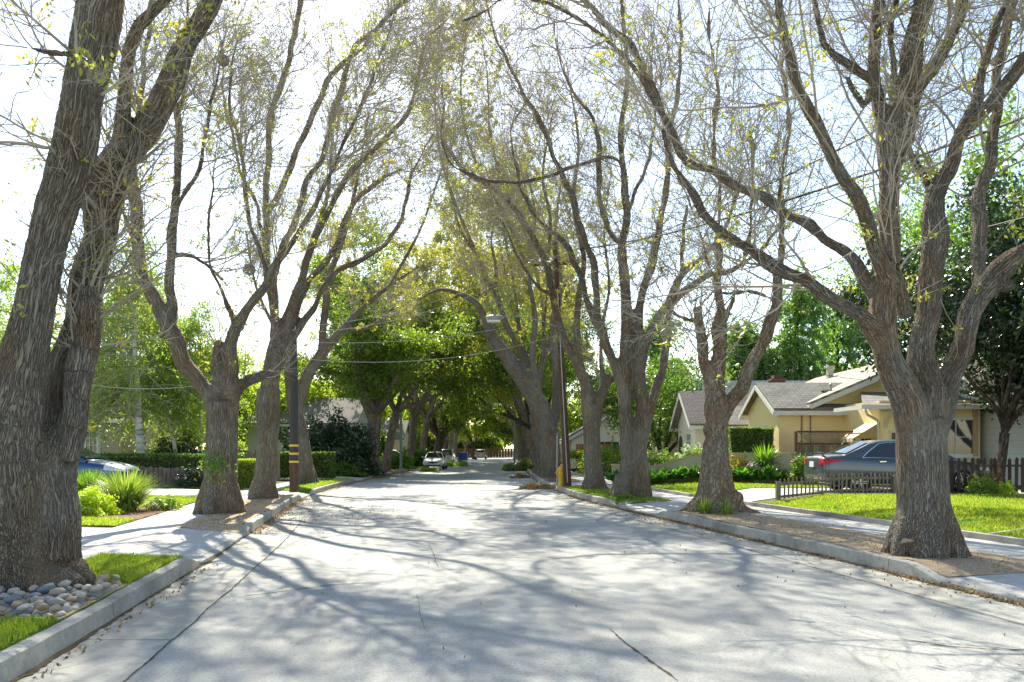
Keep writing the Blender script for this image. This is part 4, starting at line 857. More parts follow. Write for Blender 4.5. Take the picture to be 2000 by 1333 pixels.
def clump_tree(p, seed, H, lean, label, rad, lmat, mat, lsize=0.11, n_leaf=22000, group=None, nl=5, spread=0.7, cr=(0.9, 0.9, 0.6), ncl=70, fork=.25, twig=TWIG_DARK, zmin=None, name='leafy_tree', wig=.14, upc=.06, wr=.42, shell=0.55, sub=3):
    """trunk, limbs and a crown of leaf clumps round the branch ends"""
    rng = np.random.default_rng(seed); root = empty(name, p, label, 'tree', group)
    L = shift(skeleton(rng, H, lean, nl, rad, fork, spread, wig, sub, upc), p); plain_trunk(root, L, mat)
    A = np.stack([resample(l, 12) for l in L[1:]]); P2, R2 = spawn(A[..., :3], np.minimum(A[..., 3], .08), ncl, rng, .3, 1, (.8, .3), LIMBL(.6, 2.2), 6, .15, .05, .5, .012, .3)
    V, F = tubes(P2, R2, 4); o = obj('crown', V, [F], twig, root)
    C = np.concatenate([P2[:, -1], P2[:, 3], A[:, -1, :3], A[:, 9, :3]])
    if zmin is not None: C = C[C[:, 2] > zmin]
    per = max(1, n_leaf // len(C)); R = (0.55 + 0.75 * rng.random(len(C)))[:, None]
    d = norm(rng.normal(size=(len(C), per, 3))); rr = shell + (1 - shell) * rng.random((len(C), per, 1)) ** 0.7
    lump = 1 + 0.3 * np.sin(d[..., :1] * 5 + C[:, None, :1] * 3) * np.cos(d[..., 1:2] * 4 + C[:, None, 1:2])
    Q = (C[:, None] + d * rr * lump * R[:, None] * np.array(cr)).reshape(-1, 3) + rng.normal(0, .06, (len(C) * per, 3))
    V, F = rand_leaves(Q, lsize, rng, wr=wr, down=.3, flat=.3); obj('leaves', V, [F], lmat, o)
    return root
def weeping_tree(p, seed, H, label, rad=0.16, lmat=LEAF_BIRCH, mat=BIRCH, n_str=420, n_leaf=22000, group=None, lsize=0.06, spread=.35, name='birch_tree', ln=(1.0, 3.2), stems=1, lean=(0, 0), drop=.25, zl=0.3):
    rng = np.random.default_rng(seed); root = empty(name, p, label, 'tree', group); L = []
    for s_ in range(stems):
        q = []; pp = np.array([rng.normal(0, .15) * (stems > 1), rng.normal(0, .15) * (stems > 1), -.1]); d = norm(np.array([lean[0] + rng.normal(0, .05), lean[1] + rng.normal(0, .05), 1]))
        for j in range(11): q.append([*pp, rad * (1.0 - .88 * j / 10)]); d = norm(d + rng.normal(0, .035, 3)); pp = pp + d * H / 10
        L.append(resample(np.array(q), 18))
    L = shift(L, p); plain_trunk(root, L, mat, 10)
    A = np.stack([resample(l, 12) for l in L])
    P2, R2 = spawn(A[..., :3], A[..., 3], max(24, n_str // 9), rng, zl, .98, (.75, .2), lambda r, L_, t, g, M: H * spread * (.35 + .65 * g.random(M)) * (.35 + .8 * t), 8, .1, .02, .4, .012, .35)
    P3, R3 = spawn(P2, R2, n_str, rng, .2, 1, (1.0, .3), LIMBL(*ln), 8, .12, -drop, .5, .004, .6)
    V, F = tubes(P2, R2, 5); V3, F3 = tubes(P3, R3, 3); o = obj('crown', np.concatenate([V, V3]), [np.concatenate([F, F3 + len(V)])], TWIG, root)
    V, F = sprigs(P3, n_leaf // 3, rng, lsize, 3, .09, .05, down=.8, wr=.45); obj('leaves', V, [F], lmat, o)
    return root
def P0(px, py, Y, z=0.15): return (float((px - 1000) * Y / FP), float(Y), float(z))

# camphor trees with dense green crowns
clump_tree(P0(725, 925, 51), 31, 11.5, (.10, 0), 'dark-trunked evergreen with a flared foot, past the trimmed hedge', .52, LEAF_CAMPHOR, BARK_FAR, .11, 38000, 'evergreen street trees', 5, .85, (1.2, 1.2, .7), 95, .32, zmin=4.9)
clump_tree(P0(752, 921, 57), 32, 12.5, (.32, 0), 'slimmer evergreen right behind the flared one', .34, LEAF_CAMPHOR, BARK_FAR, .12, 40000, 'evergreen street trees', 5, .8, (1.2, 1.2, .8), 90, .32, zmin=5.2)
clump_tree(P0(850, 905, 82), 33, 12, (.35, 0), 'evergreen with several dark stems behind the white parked car', .5, LEAF_CAMPHOR, BARK_DARK, .15, 30000, 'evergreen street trees', 6, .85, (1.3, 1.3, .85), 80, .22)
clump_tree(P0(1062, 915, 60), 34, 10.5, (-.40, 0), 'evergreen with thin black limbs leaning left over the brush pile', .36, LEAF_CAMPHOR, BARK_DARK, .12, 20000, 'evergreen street trees', 5, .8, (1.2, 1.2, .8), 60, .28)
clump_tree(P0(1042, 905, 90), 35, 13, (-.30, 0), 'bushy evergreen overhanging the far right kerb', .4, LEAF_BRIGHT, BARK_DARK, .15, 22000, 'evergreen street trees', 5, .7, (1.3, 1.3, .9), 70, .25)
# bare trees further along
bare_tree(P0(800, 900, 72), 41, 19, (.16, 0), 'brown straight trunk rising behind the grey-green lamp post', .42, leaves=5200, lsize=.12, n=(120, 1100, 7000), spread=.7)
bare_tree(P0(822, 896, 78), 42, 20, (.22, 0), 'second brown trunk close behind the straight one', .38, leaves=5200, lsize=.12, n=(120, 1100, 7000), spread=.7)
bare_tree(P0(720, 900, 62), 45, 16, (.10, 0), 'tall bare tree rising behind the huge dark bush', .36, leaves=4200, lsize=.11, n=(120, 1100, 7000), spread=.75)
bare_tree(P0(1054, 922, 52), 43, 17, (-.16, 0), 'tree half hidden behind the arching one, right kerb', .40, leaves=2800, lsize=.11, n=(120, 1100, 7000))
bare_tree(P0(1040, 912, 68), 44, 19, (-.25, 0), 'third trunk beyond the arching tree, right kerb', .42, leaves=4200, lsize=.12, n=(120, 1100, 7000))
FARB = [(-8.9, 96, 15), (-9.3, 110, 15.5), (-9.6, 126, 16), (-10.1, 142, 15), (1.9, 80, 15), (1.5, 98, 15), (1.3, 114, 16), (1.0, 130, 15), (.8, 146, 16)]
protoB = None
for i, (x, y, h) in enumerate(FARB):
    lab = ['far bare tree over the parked vehicles on the left kerb', 'far bare tree over the right kerb'][x > 0]
    if i in (0, 4):
        protoB = bare_tree((x, y, .15), 50 + i, 18, (.16 if x < 0 else -.16, 0), lab, .42, 'far bare street trees', 7000, .16, 6, (110, 1000, 6000), .65, .011, BARK_FAR, TWIG_FAR)
    else: dup(protoB, (x, y, .15), 0.35 * math.sin(i * 2.3), h / 15, lab, 'far bare street trees')

for i, (x, y, k_) in enumerate([(1.9, 160, .6), (4.2, 166, .55), (6.5, 158, .62), (9.2, 168, .5), (-11.0, 158, .6), (-13.5, 165, .55), (12.5, 160, .6), (-9.8, 168, .5)]):
    dup(protoB, (x, y, .15), i * 1.3, k_, 'small far bare tree closing off the very end of the street', 'bare trees at the end of the street')
# ---------------------------------------------------------------- plants
def part(mb, name, mat, root, **kw): return mb.build(name, mat, root, **kw)
def shrub(label, cat, c, r, lmat, n=3000, size=.05, name='shrub', group=None, flowers=None, nf=0, fs=.05, seed=1, stems=10, core=None, flat=.3, wr=.5):
    """c: point on the ground under it; r: (rx, ry, height)"""
    rng = np.random.default_rng(seed); root = empty(name, c, label, cat, group); c = np.array(c)
    m = MB()
    for i in range(stems):
        a = rng.random() * 6.28; q = np.array([math.cos(a) * r[0], math.sin(a) * r[1], 0]) * .6 * rng.random()
        m.tube([c + q * .2 - [0, 0, .05], c + q * .7 + [0, 0, r[2] * .35], c + q * 1.3 + [0, 0, r[2] * .75]], [.02, .014, .006], 4, False)
    part(m, 'stems', TWIG_DARK, root)
    d = norm(rng.normal(size=(n, 3))); d[:, 2] = np.abs(d[:, 2]) * 1.0 - .15 * rng.random(n)
    lump = 1 + .22 * np.sin(d[:, 0] * 7 + seed) * np.cos(d[:, 1] * 6 + seed * 2) + .12 * np.sin(d[:, 2] * 13 + d[:, 0] * 9)
    rr = (.45 + .55 * rng.random(n) ** .45) * lump
    Q = c + np.stack([d[:, 0] * rr * r[0], d[:, 1] * rr * r[1], .04 + np.maximum(d[:, 2], -.02) * rr * r[2]], 1)
    V, F = rand_leaves(Q, size, rng, wr=wr, flat=flat); obj('foliage', V, [F], lmat, root)
    if flowers and nf:
        j = rng.integers(0, n, nf * 2); j = j[rr[j] > .75][:nf]; C = np.repeat(Q[j] + d[j] * .05, 6, 0) + rng.normal(0, fs * .4, (len(j) * 6, 3))
        V, F = rand_leaves(C, fs * .6, rng, wr=.8); obj('blossoms', V, [F], flowers, root)
    return root
def hedge(label, pts, wd, h, n, lmat=LEAF_HEDGE, name='hedge', size=.035, seed=3, zf=None, tilt=0, core=None):
    rng = np.random.default_rng(seed); pts = [np.array(p, float) for p in pts]; m = MB(); C = []
    Ls = [np.linalg.norm(b - a) for a, b in zip(pts[:-1], pts[1:])]
    z0 = [gz(*p) if zf is None else zf for p in pts]
    for i, (a, b) in enumerate(zip(pts[:-1], pts[1:])):
        zb = (z0[i] + z0[i + 1]) / 2; t = (b - a) / Ls[i]; s_ = np.array([-t[1], t[0]]); k = int(n * Ls[i] / sum(Ls))
        m.bar((*a, zb + h / 2 - .03), (*b, zb + h / 2 - .03), wd - .14, h - .14)
        u = rng.random(k) * Ls[i]; A = rng.random(k); v = (rng.random(k) - .5) * wd; z = rng.random(k) * h
        top = A < wd / (wd + 2 * h) * 1.2; sgn = np.where(rng.random(k) < .5, -.5, .5) * wd
        v = np.where(top, v, sgn); z = np.where(top, h, z); e = A > .93; u = np.where(e, np.where(rng.random(k) < .5, 0, Ls[i]), u)
        v = np.where(e, (rng.random(k) - .5) * wd, v); z = np.where(e, rng.random(k) * h, z)
        Q = np.stack([a[0] + t[0] * u + s_[0] * v, a[1] + t[1] * u + s_[1] * v, zb + z], 1)
        w_ = np.array([mnoise.noise(Vector((q[0] * 2.2, q[1] * 2.2, q[2] * 2.2))) for q in Q]) * .07
        Q += rng.normal(0, .022, Q.shape); Q[:, :2] += np.outer(w_, s_) ; Q[:, 2] += w_ * .7; C.append(Q)
    Q = np.concatenate(C); loc = (float(Q[:, 0].mean()), float(Q[:, 1].mean()), float(Q[:, 2].min()))
    root = empty(name, loc, label, 'hedge'); part(m, 'branches', core or TWIG_DARK, root)
    V, F = rand_leaves(Q, size, rng, wr=.55); obj('foliage', V, [F], lmat, root); return root
def blade_clump(label, cat, c, rad, h, n, lmat, seed, name='ornamental_grass', wd=.012, group=None, lean=.55):
    rng = np.random.default_rng(seed); a = rng.random(n) * 6.283; r0 = rad * .28 * np.sqrt(rng.random(n)); k = 6
    out = np.stack([np.cos(a), np.sin(a)], 1); L = h * (.55 + .6 * rng.random(n)); th = lean * (.12 + 1.0 * rng.random(n)); bend = .5 + 1.1 * rng.random(n)
    P = np.zeros((n, k, 3)); P[:, 0, :2] = out * r0[:, None]; t = th * .4
    for j in range(1, k):
        t = t + th * bend * .33; P[:, j, :2] = P[:, j - 1, :2] + out * (np.sin(t) * L / (k - 1))[:, None]; P[:, j, 2] = P[:, j - 1, 2] + np.cos(t) * L / (k - 1)
    s_ = np.stack([-out[:, 1], out[:, 0], np.zeros(n)], 1); W_ = wd * np.array([.8, 1, 1, .8, .55, .08])[None, :, None] * (.6 + .8 * rng.random((n, 1, 1)))
    A = P - s_[:, None] * W_; B = P + s_[:, None] * W_; V = np.stack([A, B], 2).reshape(-1, 3) + np.array(c)
    b = (np.arange(n) * k * 2)[:, None] + np.arange(k - 1)[None] * 2; F = np.stack([b, b + 1, b + 3, b + 2], -1).reshape(-1, 4)
    return prop(obj(name, V, [F], lmat, None, tuple(c)), label, cat, group)
def turf(name, regions, seed, hgt=.06, wd=.006):
    """grass blades over (n0, n1, Y0, Y1, blades per square metre)"""
    rng = np.random.default_rng(seed); Ns, Ys = [], []
    for a, b, y0, y1, d in regions:
        k = int(abs(b - a) * (y1 - y0) * d); N_ = a + (b - a) * rng.random(k); Y_ = y0 + (y1 - y0) * rng.random(k)
        keep = np.array([mnoise.noise(Vector((p * 1.5, q * 1.5, 2))) for p, q in zip(N_, Y_)]) > -.42; Ns.append(N_[keep]); Ys.append(Y_[keep])
    N_ = np.concatenate(Ns); Y_ = np.concatenate(Ys); k = len(N_); B = np.stack([N_ + cx(Y_), Y_, hz(N_, Y_) + .006], 1)
    hh = hgt * (.5 + .8 * rng.random(k)); a = rng.random(k) * 6.283; s_ = np.stack([np.cos(a), np.sin(a), np.zeros(k)], 1) * (wd * (.7 + Y_ / 18))[:, None]
    d = rng.normal(0, .38, (k, 3)); d[:, 2] = 1; V = np.stack([B - s_, B + s_, B + d * hh[:, None]], 1).reshape(-1, 3)
    o = obj(name, V, [np.arange(k * 3).reshape(-1, 3)], GRASS, None, (0, 0, 0)); o['kind'] = 'stuff'; return o
prop(turf('grass', [(-4.78, -5.93, 4.4, 6.88, 5200), (-4.78, -5.93, 8.75, 11.3, 4000), (-7.2, -12, 15.6, 17.0, 2200), (-7.2, -13.5, 20.5, 25, 900), (-7.2, -16, 30, 35, 350), (-4.8, -5.9, 29.8, 41, 450),
                    (7.82, 12, 10.6, 21.4, 1700), (12, 18, 14, 21.3, 900), (7.85, 12.8, 25.6, 29, 700), (7.85, 10.4, 29.1, 33.4, 600), (4.8, 6.35, 23.5, 32.4, 800)], 5), None)

# ---------------------------------------------------------------- river stones round the double trunk
rng = np.random.default_rng(21); placed = []
stone_proto = []
for i in range(6):
    m = MB().blob((0, 0, 0), (1, .72 + .1 * math.sin(i), .5 + .06 * math.cos(i * 2)), 3, .22, seed=i)
    stone_proto.append(npmesh('river_stone', m.V(), list(m.f.values()), STONE, True))
tx = -4.95; cnt = 0
for layer in range(2):
    for tr in range(9000):
        Y_ = 6.95 + 1.85 * rng.random(); n_ = -4.84 - 1.05 * rng.random()
        if layer == 0 and Y_ > 8.72: continue
        X_ = float(cx(Y_)) + n_; r = .048 + .045 * rng.random() ** 1.3
        if math.hypot(X_ - tx, (Y_ - 8.7) * 1.0) < .66: continue
        if any(math.hypot(X_ - p[0], Y_ - p[1]) < (r + p[2]) * (.78 if layer == 0 else 1.3) and p[3] == layer for p in placed): continue
        if layer == 1 and rng.random() < .5: continue
        placed.append((X_, Y_, r, layer))
        if len([1 for p in placed if p[3] == layer]) >= (190 if layer == 0 else 40): break
for X_, Y_, r, l in placed[:230]:
    o = bpy.data.objects.new('river_stone', stone_proto[cnt % 6]); sc.collection.objects.link(o); cnt += 1
    o.location = (X_, Y_, .165 + r * .28 + l * .07); o.scale = (r, r, r * (.8 + .3 * rng.random())); o.rotation_euler = (rng.normal(0, .18), rng.normal(0, .18), rng.random() * 6.28)
    prop(o, 'smooth rounded river stone in the bed around the double-trunked tree', 'stone', 'river stones')
ribbon('gravel_bed', -4.78, -5.95, 6.9, 8.8, .012, SOIL, 4, .2)

# ---------------------------------------------------------------- litter, brush piles
def litter(name, spots, seed, size=.021, lmat=LITTER, z=0.012):
    """spots: (n centre, n spread, Y0, Y1, count, height)"""
    rng = np.random.default_rng(seed); C = []
    for nc, ns, y0, y1, k, h in spots:
        Y_ = y0 + (y1 - y0) * rng.random(k); dens = np.array([mnoise.noise(Vector((y * .9, nc, 0))) for y in Y_]) > -.35; Y_ = Y_[dens]; k = len(Y_)
        N_ = nc + rng.normal(0, ns, k); C.append(np.stack([N_ + cx(Y_), Y_, np.maximum(hz(N_, Y_), 0) + z + h * rng.random(k) ** 2 * np.exp(-((N_ - nc) / (ns * 1.2)) ** 2)], 1))
    C = np.concatenate(C); V, F = rand_leaves(C, size, rng, wr=.5, flat=1.6); o = obj(name, V, [F], lmat, None, (0, 0, 0)); o['kind'] = 'stuff'; return o
litter('leaf_litter', [(-4.5, .06, 15.5, 27, 1800, .05), (-4.2, .25, 15.3, 30, 500, .01), (-4.45, .12, 30, 62, 3600, .05), (-4.0, .35, 40, 64, 1800, .02), (4.5, .055, 5, 31, 4200, .04), (4.35, .2, 8, 36, 700, .01),
                       (4.2, .3, 17.5, 20.5, 250, .01), (-1.5, 2.2, 5, 40, 170, 0), (2.5, 1.6, 5, 20, 90, 0), (-3.2, .8, 17, 24, 500, 0), (-5.4, .3, 15.6, 27, 1500, .01), (5.6, .5, 10, 20, 1600, .01), (5.5, .5, 37, 60, 1500, .01), (-4.45, .04, 5.4, 11.5, 160, .005)], 6)
litter('leaf_litter', [(10.5, 2.0, 11, 21, 500, .05), (-5.3, .3, 5, 11, 90, .05), (-9.5, 1.2, 20.5, 25, 150, .05), (5.6, .4, 23.5, 32, 200, .05)], 18, size=.018, z=.045)
litter('leaf_litter', [(-9.5, 1.6, 17.1, 20.4, 1500, .02), (13.5, 1.6, 21.4, 22.1, 600, .02)], 8)
def brush(label, c, r, n, mats, seed, name='brush_pile', leaf=.09):
    rng = np.random.default_rng(seed); root = empty(name, c, label, 'brush pile'); k = n // 60
    a = rng.random(k) * 6.28; o = np.stack([np.cos(a) * r[0] * rng.random(k), np.sin(a) * r[1] * rng.random(k), r[2] * .7 * rng.random(k)], 1)
    o[:, 2] *= 1 - (o[:, 0] / r[0]) ** 2 * .7; P = np.empty((k, 4, 3)); P[:, 0] = o + np.array(c); d = norm(rng.normal(size=(k, 3)) * [1, 1, .35])
    for j in range(1, 4): d = norm(d + rng.normal(0, .2, (k, 3))); P[:, j] = P[:, j - 1] + d * r[0] * .25
    P[..., 2] = np.maximum(P[..., 2], c[2] + .02); V, F = tubes(P, np.full((k, 4), .012), 4); obj('twigs', V, [F], TWIG, root)
    d = norm(rng.normal(size=(n, 3))); d[:, 2] = np.abs(d[:, 2]); q = rng.random(n) ** .4
    Q = np.array(c) + d * q[:, None] * np.array(r) * (1 + .25 * np.sin(d[:, :1] * 6 + seed)); V, F = rand_leaves(Q, leaf, rng, flat=.4)
    obj('leaves', V, [F], mats, root); return root
brush('large green brush pile dumped on the road by the right kerb', (0.95, 64, .0), (1.45, 1.3, .85), 7000, LEAF_CAMPHOR, 1)
brush('small heap of orange dry leaves on the road by the right kerb', (.45, 47, 0), (.5, .5, .26), 1800, LITTER, 2, leaf=.05)
brush('flat heap of brown twigs and leaves against the right kerb near the hydrant', (1.0, 34, 0), (.75, .9, .22), 3000, LITTER, 3, leaf=.045)
brush('pale cut branches lying in front of the white parked car', (-6.35, 62, 0), (.9, .8, .32), 1800, LEAF_FEATHER, 4, leaf=.07)
brush('brown and green brush heap behind the white parked car', (-5.9, 82, 0), (1.9, 2.4, .55), 3500, LEAF_GARDEN, 5, leaf=.09)

# ---------------------------------------------------------------- front gardens, left
shrub('golden yellow-green mounded shrub beside the left pavement', 'shrub', (-9.35, 17.9, .17), (.62, .6, .55), LEAF_GOLD, 9000, .028, seed=2, group=None)
shrub('golden yellow-green mounded shrub hidden mostly by the double trunk', 'shrub', (-10.3, 18.2, .17), (.6, .6, .5), LEAF_GOLD, 6000, .028, seed=5)
blade_clump('arching clump of spiky light green ornamental grass beside the left pavement', 'ornamental grass', (-9.15, 19.4, .17), .8, 1.0, 1500, LEAF_FEATHER, 3, wd=.009, lean=.85)
blade_clump('darker clump of ornamental grass in front of the blue car', 'ornamental grass', (-11.0, 21.3, .2), .8, .85, 1300, LEAF_GARDEN, 4, wd=.010)
shrub('low leafy plant with orange flowers at the foot of the spiky grass', 'shrub', (-8.45, 19.9, .17), (.4, .35, .25), LEAF_GARDEN, 1500, .03, seed=8, flowers=LEAF_YELLOWFL, nf=40, fs=.03)
blade_clump('small strappy plant at the foot of the gnarled tree', 'strappy plant', (4.35, 18.55, .16), .3, .42, 90, LEAF_FEATHER, 9, 'strappy_plant', .014, lean=.9)
blade_clump('small strappy plant right of the other at the foot of the gnarled tree', 'strappy plant', (4.78, 18.25, .16), .3, .38, 80, LEAF_FEATHER, 10, 'strappy_plant', .014, lean=.9)
# leaf tufts sprouting on the stump tree and the twin
rng = np.random.default_rng(77)
def sprout(label, c, r, n, seed):
    g_ = np.random.default_rng(seed); Q = np.array(c) + g_.normal(0, 1, (n, 3)) * r; V, F = rand_leaves(Q, .045, g_); return prop(obj('sprout_foliage', V, [F], LEAF_GARDEN, None, tuple(c)), label, 'leaf tuft')
sprout('tuft of green sprouts on the front of the stump tree', (-6.73, 18.42, 1.32), np.array([.18, .05, .17]), 260, 1)

# low picket fence grown over by a hedge
def picket(label, a, b, h, step, pw, th, mat, name='picket_fence', pointed=True, rails=2, posts=(), seed=0, tilt=0.0, pmat=None, z0=None, jit=.02):
    rng = np.random.default_rng(seed); a = np.array(a, float); b = np.array(b, float); L = np.linalg.norm(b - a); t = (b - a) / L; s_ = np.array([-t[1], t[0]])
    gg = lambda p: gz(*p) if z0 is None else z0
    root = empty(name, (*a, gg(a)), label, 'fence'); m = MB(); n = int(L / step)
    for i in range(n + 1):
        p = a + t * (i * step + rng.normal(0, step * .06)); z = gg(p); hh = h * (1 + rng.normal(0, jit)); k = tilt + rng.normal(0, .025)
        q = np.array([*p, z]); e1 = np.array([*t, 0]) * pw / 2; e2 = np.array([*s_, 0]) * th / 2; u = np.array([t[0] * k, t[1] * k, 1])
        tip = .6 * pw if pointed else .02
        ring = lambda zz, f: [q + u * zz - e1 * f - e2, q + u * zz + e1 * f - e2, q + u * zz + e1 * f + e2, q + u * zz - e1 * f + e2]
        V = ring(.04, 1) + ring(hh - tip, 1) + ring(hh, .25)
        m.add(V, [(3, 2, 1, 0), (0, 1, 5, 4), (1, 2, 6, 5), (2, 3, 7, 6), (3, 0, 4, 7), (4, 5, 9, 8), (5, 6, 10, 9), (6, 7, 11, 10), (7, 4, 8, 11), (8, 9, 10, 11)])
    part(m, 'pickets', mat, root)
    for j in range(rails):
        m = MB(); f = (.22 if j == 0 else .78); o_ = s_ * (th / 2 + .018)
        k = max(1, int(L / 1.5)); 
        for i in range(k):
            p = a + t * L * i / k + o_; q = a + t * L * (i + 1) / k + o_; m.bar((*p, gg(p) + h * f), (*q, gg(q) + h * f), .03, .06)
        part(m, 'rail', pmat or mat, root)
    for d in posts:
        m = MB(); p = a + t * d - s_ * .075; m.box(p[0] - .05, p[0] + .05, p[1] - .05, p[1] + .05, gg(p) - .1, gg(p) + h * .93); part(m, 'post', pmat or mat, root)
    return root
picket('short weathered picket fence under the trimmed hedge, left garden', (-15.2, 31.0), (-11.6, 31.0), .72, .17, .15, .02, WOOD_OLD, pointed=False, seed=1, posts=(0, 1.8, 3.6))
hedge('low trimmed hedge with sunlit top spilling over the short picket fence', [(-19.5, 31.7), (-10.5, 31.7)], .9, 1.15, 22000, size=.04, seed=4)
hedge('rounded sunlit end piece of hedge beside the stump tree', [(-10.45, 31.2), (-9.5, 31.2)], .9, 1.05, 6000, LEAF_BRIGHT, seed=5)  # sunlight on this end is put into a brighter leaf colour
hedge('dark neatly boxed hedge behind the yellow-banded pole', [(-15.5, 40.2), (-8.8, 40.2)], 1.1, 1.25, 26000, size=.045, seed=6)
shrub('rose bush with pale blooms in front of the short picket fence', 'shrub', (-12.0, 30.5, .2), (.55, .4, .8), LEAF_DARK, 1500, .04, seed=11, flowers=PETAL_PINK, nf=14, fs=.06)
shrub('rose bush with white blooms at the left end of the picket fence', 'shrub', (-14.4, 30.6, .2), (.4, .3, .7), LEAF_DARK, 1000, .04, seed=12, flowers=PETAL_WHITE, nf=10, fs=.06)
shrub('huge dark rounded bush beyond the boxed hedge', 'shrub', (-10.8, 48, .2), (2.9, 2.4, 3.2), LEAF_DARK, 26000, .10, seed=13, name='large_bush')
shrub('row of low bushes in front of the huge dark bush', 'shrub', (-10.2, 45.8, .2), (1.9, .6, .7), LEAF_HEDGE, 5000, .06, seed=14)
shrub('green bush beside the grey-green lamp post', 'shrub', (-9.2, 64, .2), (1.6, 1.2, 1.15), LEAF_GARDEN, 6000, .08, seed=15)
shrub('dark bush just behind the white parked car', 'shrub', (-8.9, 73, .2), (1.7, 1.4, 1.5), LEAF_HEDGE, 6000, .09, seed=16)
shrub('tall clipped dark bush behind the slim evergreen trunk', 'shrub', (-11.1, 68, .2), (1.0, 1.0, 3.0), LEAF_HEDGE, 6000, .09, seed=17)
shrub('leafy bush by the beige house wall', 'shrub', (-15.0, 36.5, .25), (1.6, 1.2, 1.9), LEAF_DARK, 7000, .07, seed=18)

# ---------------------------------------------------------------- front gardens, right
WPTS = [(4.75, 36.0), (5.4, 34.3), (6.0, 32.9), (6.5, 32.2), (7.1, 31.5), (7.8, 30.7), (9.75, 28.4)]
WH = [.62, .62, .66, .80, 1.0, 1.05, 1.05]
m = MB()
for i in range(len(WPTS) - 1):
    for (p0, p1, th, e0, e1) in ((WPTS[i], WPTS[i + 1], .22, 0, 0), (WPTS[i], WPTS[i + 1], .30, 1, 1)):
        a, b = np.array(p0), np.array(p1); t = (b - a) / np.linalg.norm(b - a); s_ = np.array([-t[1], t[0]]) * th / 2; h0, h1 = WH[i], WH[i + 1]
        za, zb = gz(*a), gz(*b); lo = (za - .1, zb - .1) if not e0 else (za + h0, zb + h1); hi = (za + h0, zb + h1) if not e0 else (za + h0 + .05, zb + h1 + .05)
        V = [(*(a - s_), lo[0]), (*(b - s_), lo[1]), (*(b + s_), lo[1]), (*(a + s_), lo[0]), (*(a - s_), hi[0]), (*(b - s_), hi[1]), (*(b + s_), hi[1]), (*(a + s_), hi[0])]
        m.add(V, [(3, 2, 1, 0), (4, 5, 6, 7), (0, 1, 5, 4), (1, 2, 6, 5), (2, 3, 7, 6), (3, 0, 4, 7)])
m.thing('garden_wall', WALLCREAM, 'low cream rendered garden wall stepping up in an S-curve behind the broad-leaved bed', 'wall', loc=(4.75, 36, .2))
m = MB().box(4.35, 4.75, 35.3, 35.7, .1, .95).box(4.31, 4.79, 35.26, 35.74, .95, 1.01); m.thing('wall_pier', WALLCREAM, 'short cream pier standing on the lawn left of the twin trunks', 'pier')
# broad-leaved bed plants (hostas) along the wall
rng = np.random.default_rng(31); n_ = 0
def hosta(seed):
    g_ = np.random.default_rng(seed); Q = []; A = []; B = []
    for i in range(34):
        a = g_.random() * 6.28; el = .3 + .8 * g_.random(); r = .10 + .16 * g_.random(); d = np.array([math.cos(a) * math.cos(el), math.sin(a) * math.cos(el), math.sin(el)])
        Q.append(d * r + [0, 0, .08 + .12 * g_.random()]); A.append(norm(d + [0, 0, -.5 * g_.random()]) * (.10 + .06 * g_.random())); sd_ = np.array([-math.sin(a), math.cos(a), g_.normal(0, .3)]); B.append(norm(sd_) * (.06 + .04 * g_.random()))
    V, F = quads(np.array(Q), np.array(A), np.array(B)); return npmesh('bed_plant', V, [F], LEAF_HOSTA)
HO = [hosta(i) for i in range(5)]
cum = np.concatenate([[0], np.cumsum([np.linalg.norm(np.array(b) - np.array(a)) for a, b in zip(WPTS[:-1], WPTS[1:])])])
for i in range(62):
    d = cum[-1] * (i // 2 + .5 * rng.random()) / 31; X_ = np.interp(d, cum, [p[0] for p in WPTS]); Y_ = np.interp(d, cum, [p[1] for p in WPTS]); k = .42 + .42 * (i % 2) + rng.normal(0, .05)
    x, y = X_ - k * .72, Y_ - k * .68; o = bpy.data.objects.new('bed_plant', HO[i % 5]); sc.collection.objects.link(o); o.location = (x, y, gz(x, y)); o.rotation_euler = (0, 0, rng.random() * 6.3); q = .95 + .4 * rng.random(); o.scale = (q, q, q * 1.1)
    prop(o, 'broad-leaved glossy green plant in the bed along the cream garden wall', 'bed plant', 'broad-leaved bed plants')
shrub('pink and white rose bush behind the low end of the garden wall', 'shrub', (6.3, 35.6, .45), (.8, .7, 1.15), LEAF_GARDEN, 4200, .045, seed=21, flowers=PETAL_PINK, nf=70, fs=.07, name='rose_bush', group=None)
shrub('white-flowering rose bush next to the cream house corner', 'shrub', (7.9, 36.4, .45), (.75, .7, 1.4), LEAF_GARDEN, 4000, .045, seed=22, flowers=PETAL_WHITE, nf=90, fs=.075, name='rose_bush')
shrub('bush with creamy yellow blooms left of the gnarled trunk', 'shrub', (8.6, 35.0, .45), (.6, .6, 1.35), LEAF_GARDEN, 3000, .045, seed=23, flowers=LEAF_YELLOWFL, nf=90, fs=.075, name='rose_bush')
shrub('tall reddish rose bush left of the pink and white one', 'shrub', (5.75, 37.5, .4), (.7, .7, 1.4), LEAF_GARDEN, 3500, .05, seed=24, flowers=PETAL_RED, nf=40, fs=.06, name='rose_bush')
hedge('tall dark clipped box hedge in front of the yellow house', [(8.15, 31.0), (9.7, 30.9)], 1.3, 1.95, 17000, size=.04, seed=25, zf=.45)
shrub('low golden flowering shrub at the foot of the tall dark hedge', 'shrub', (8.3, 29.9, .45), (.65, .5, .95), LEAF_YELLOWFL, 3500, .04, seed=26)
blade_clump('feathery fern-like plant hanging over the garden wall', 'fern', (8.95, 29.0, 1.0), .5, .85, 170, LEAF_GARDEN, 27, 'fern_plant', .028, lean=1.0)
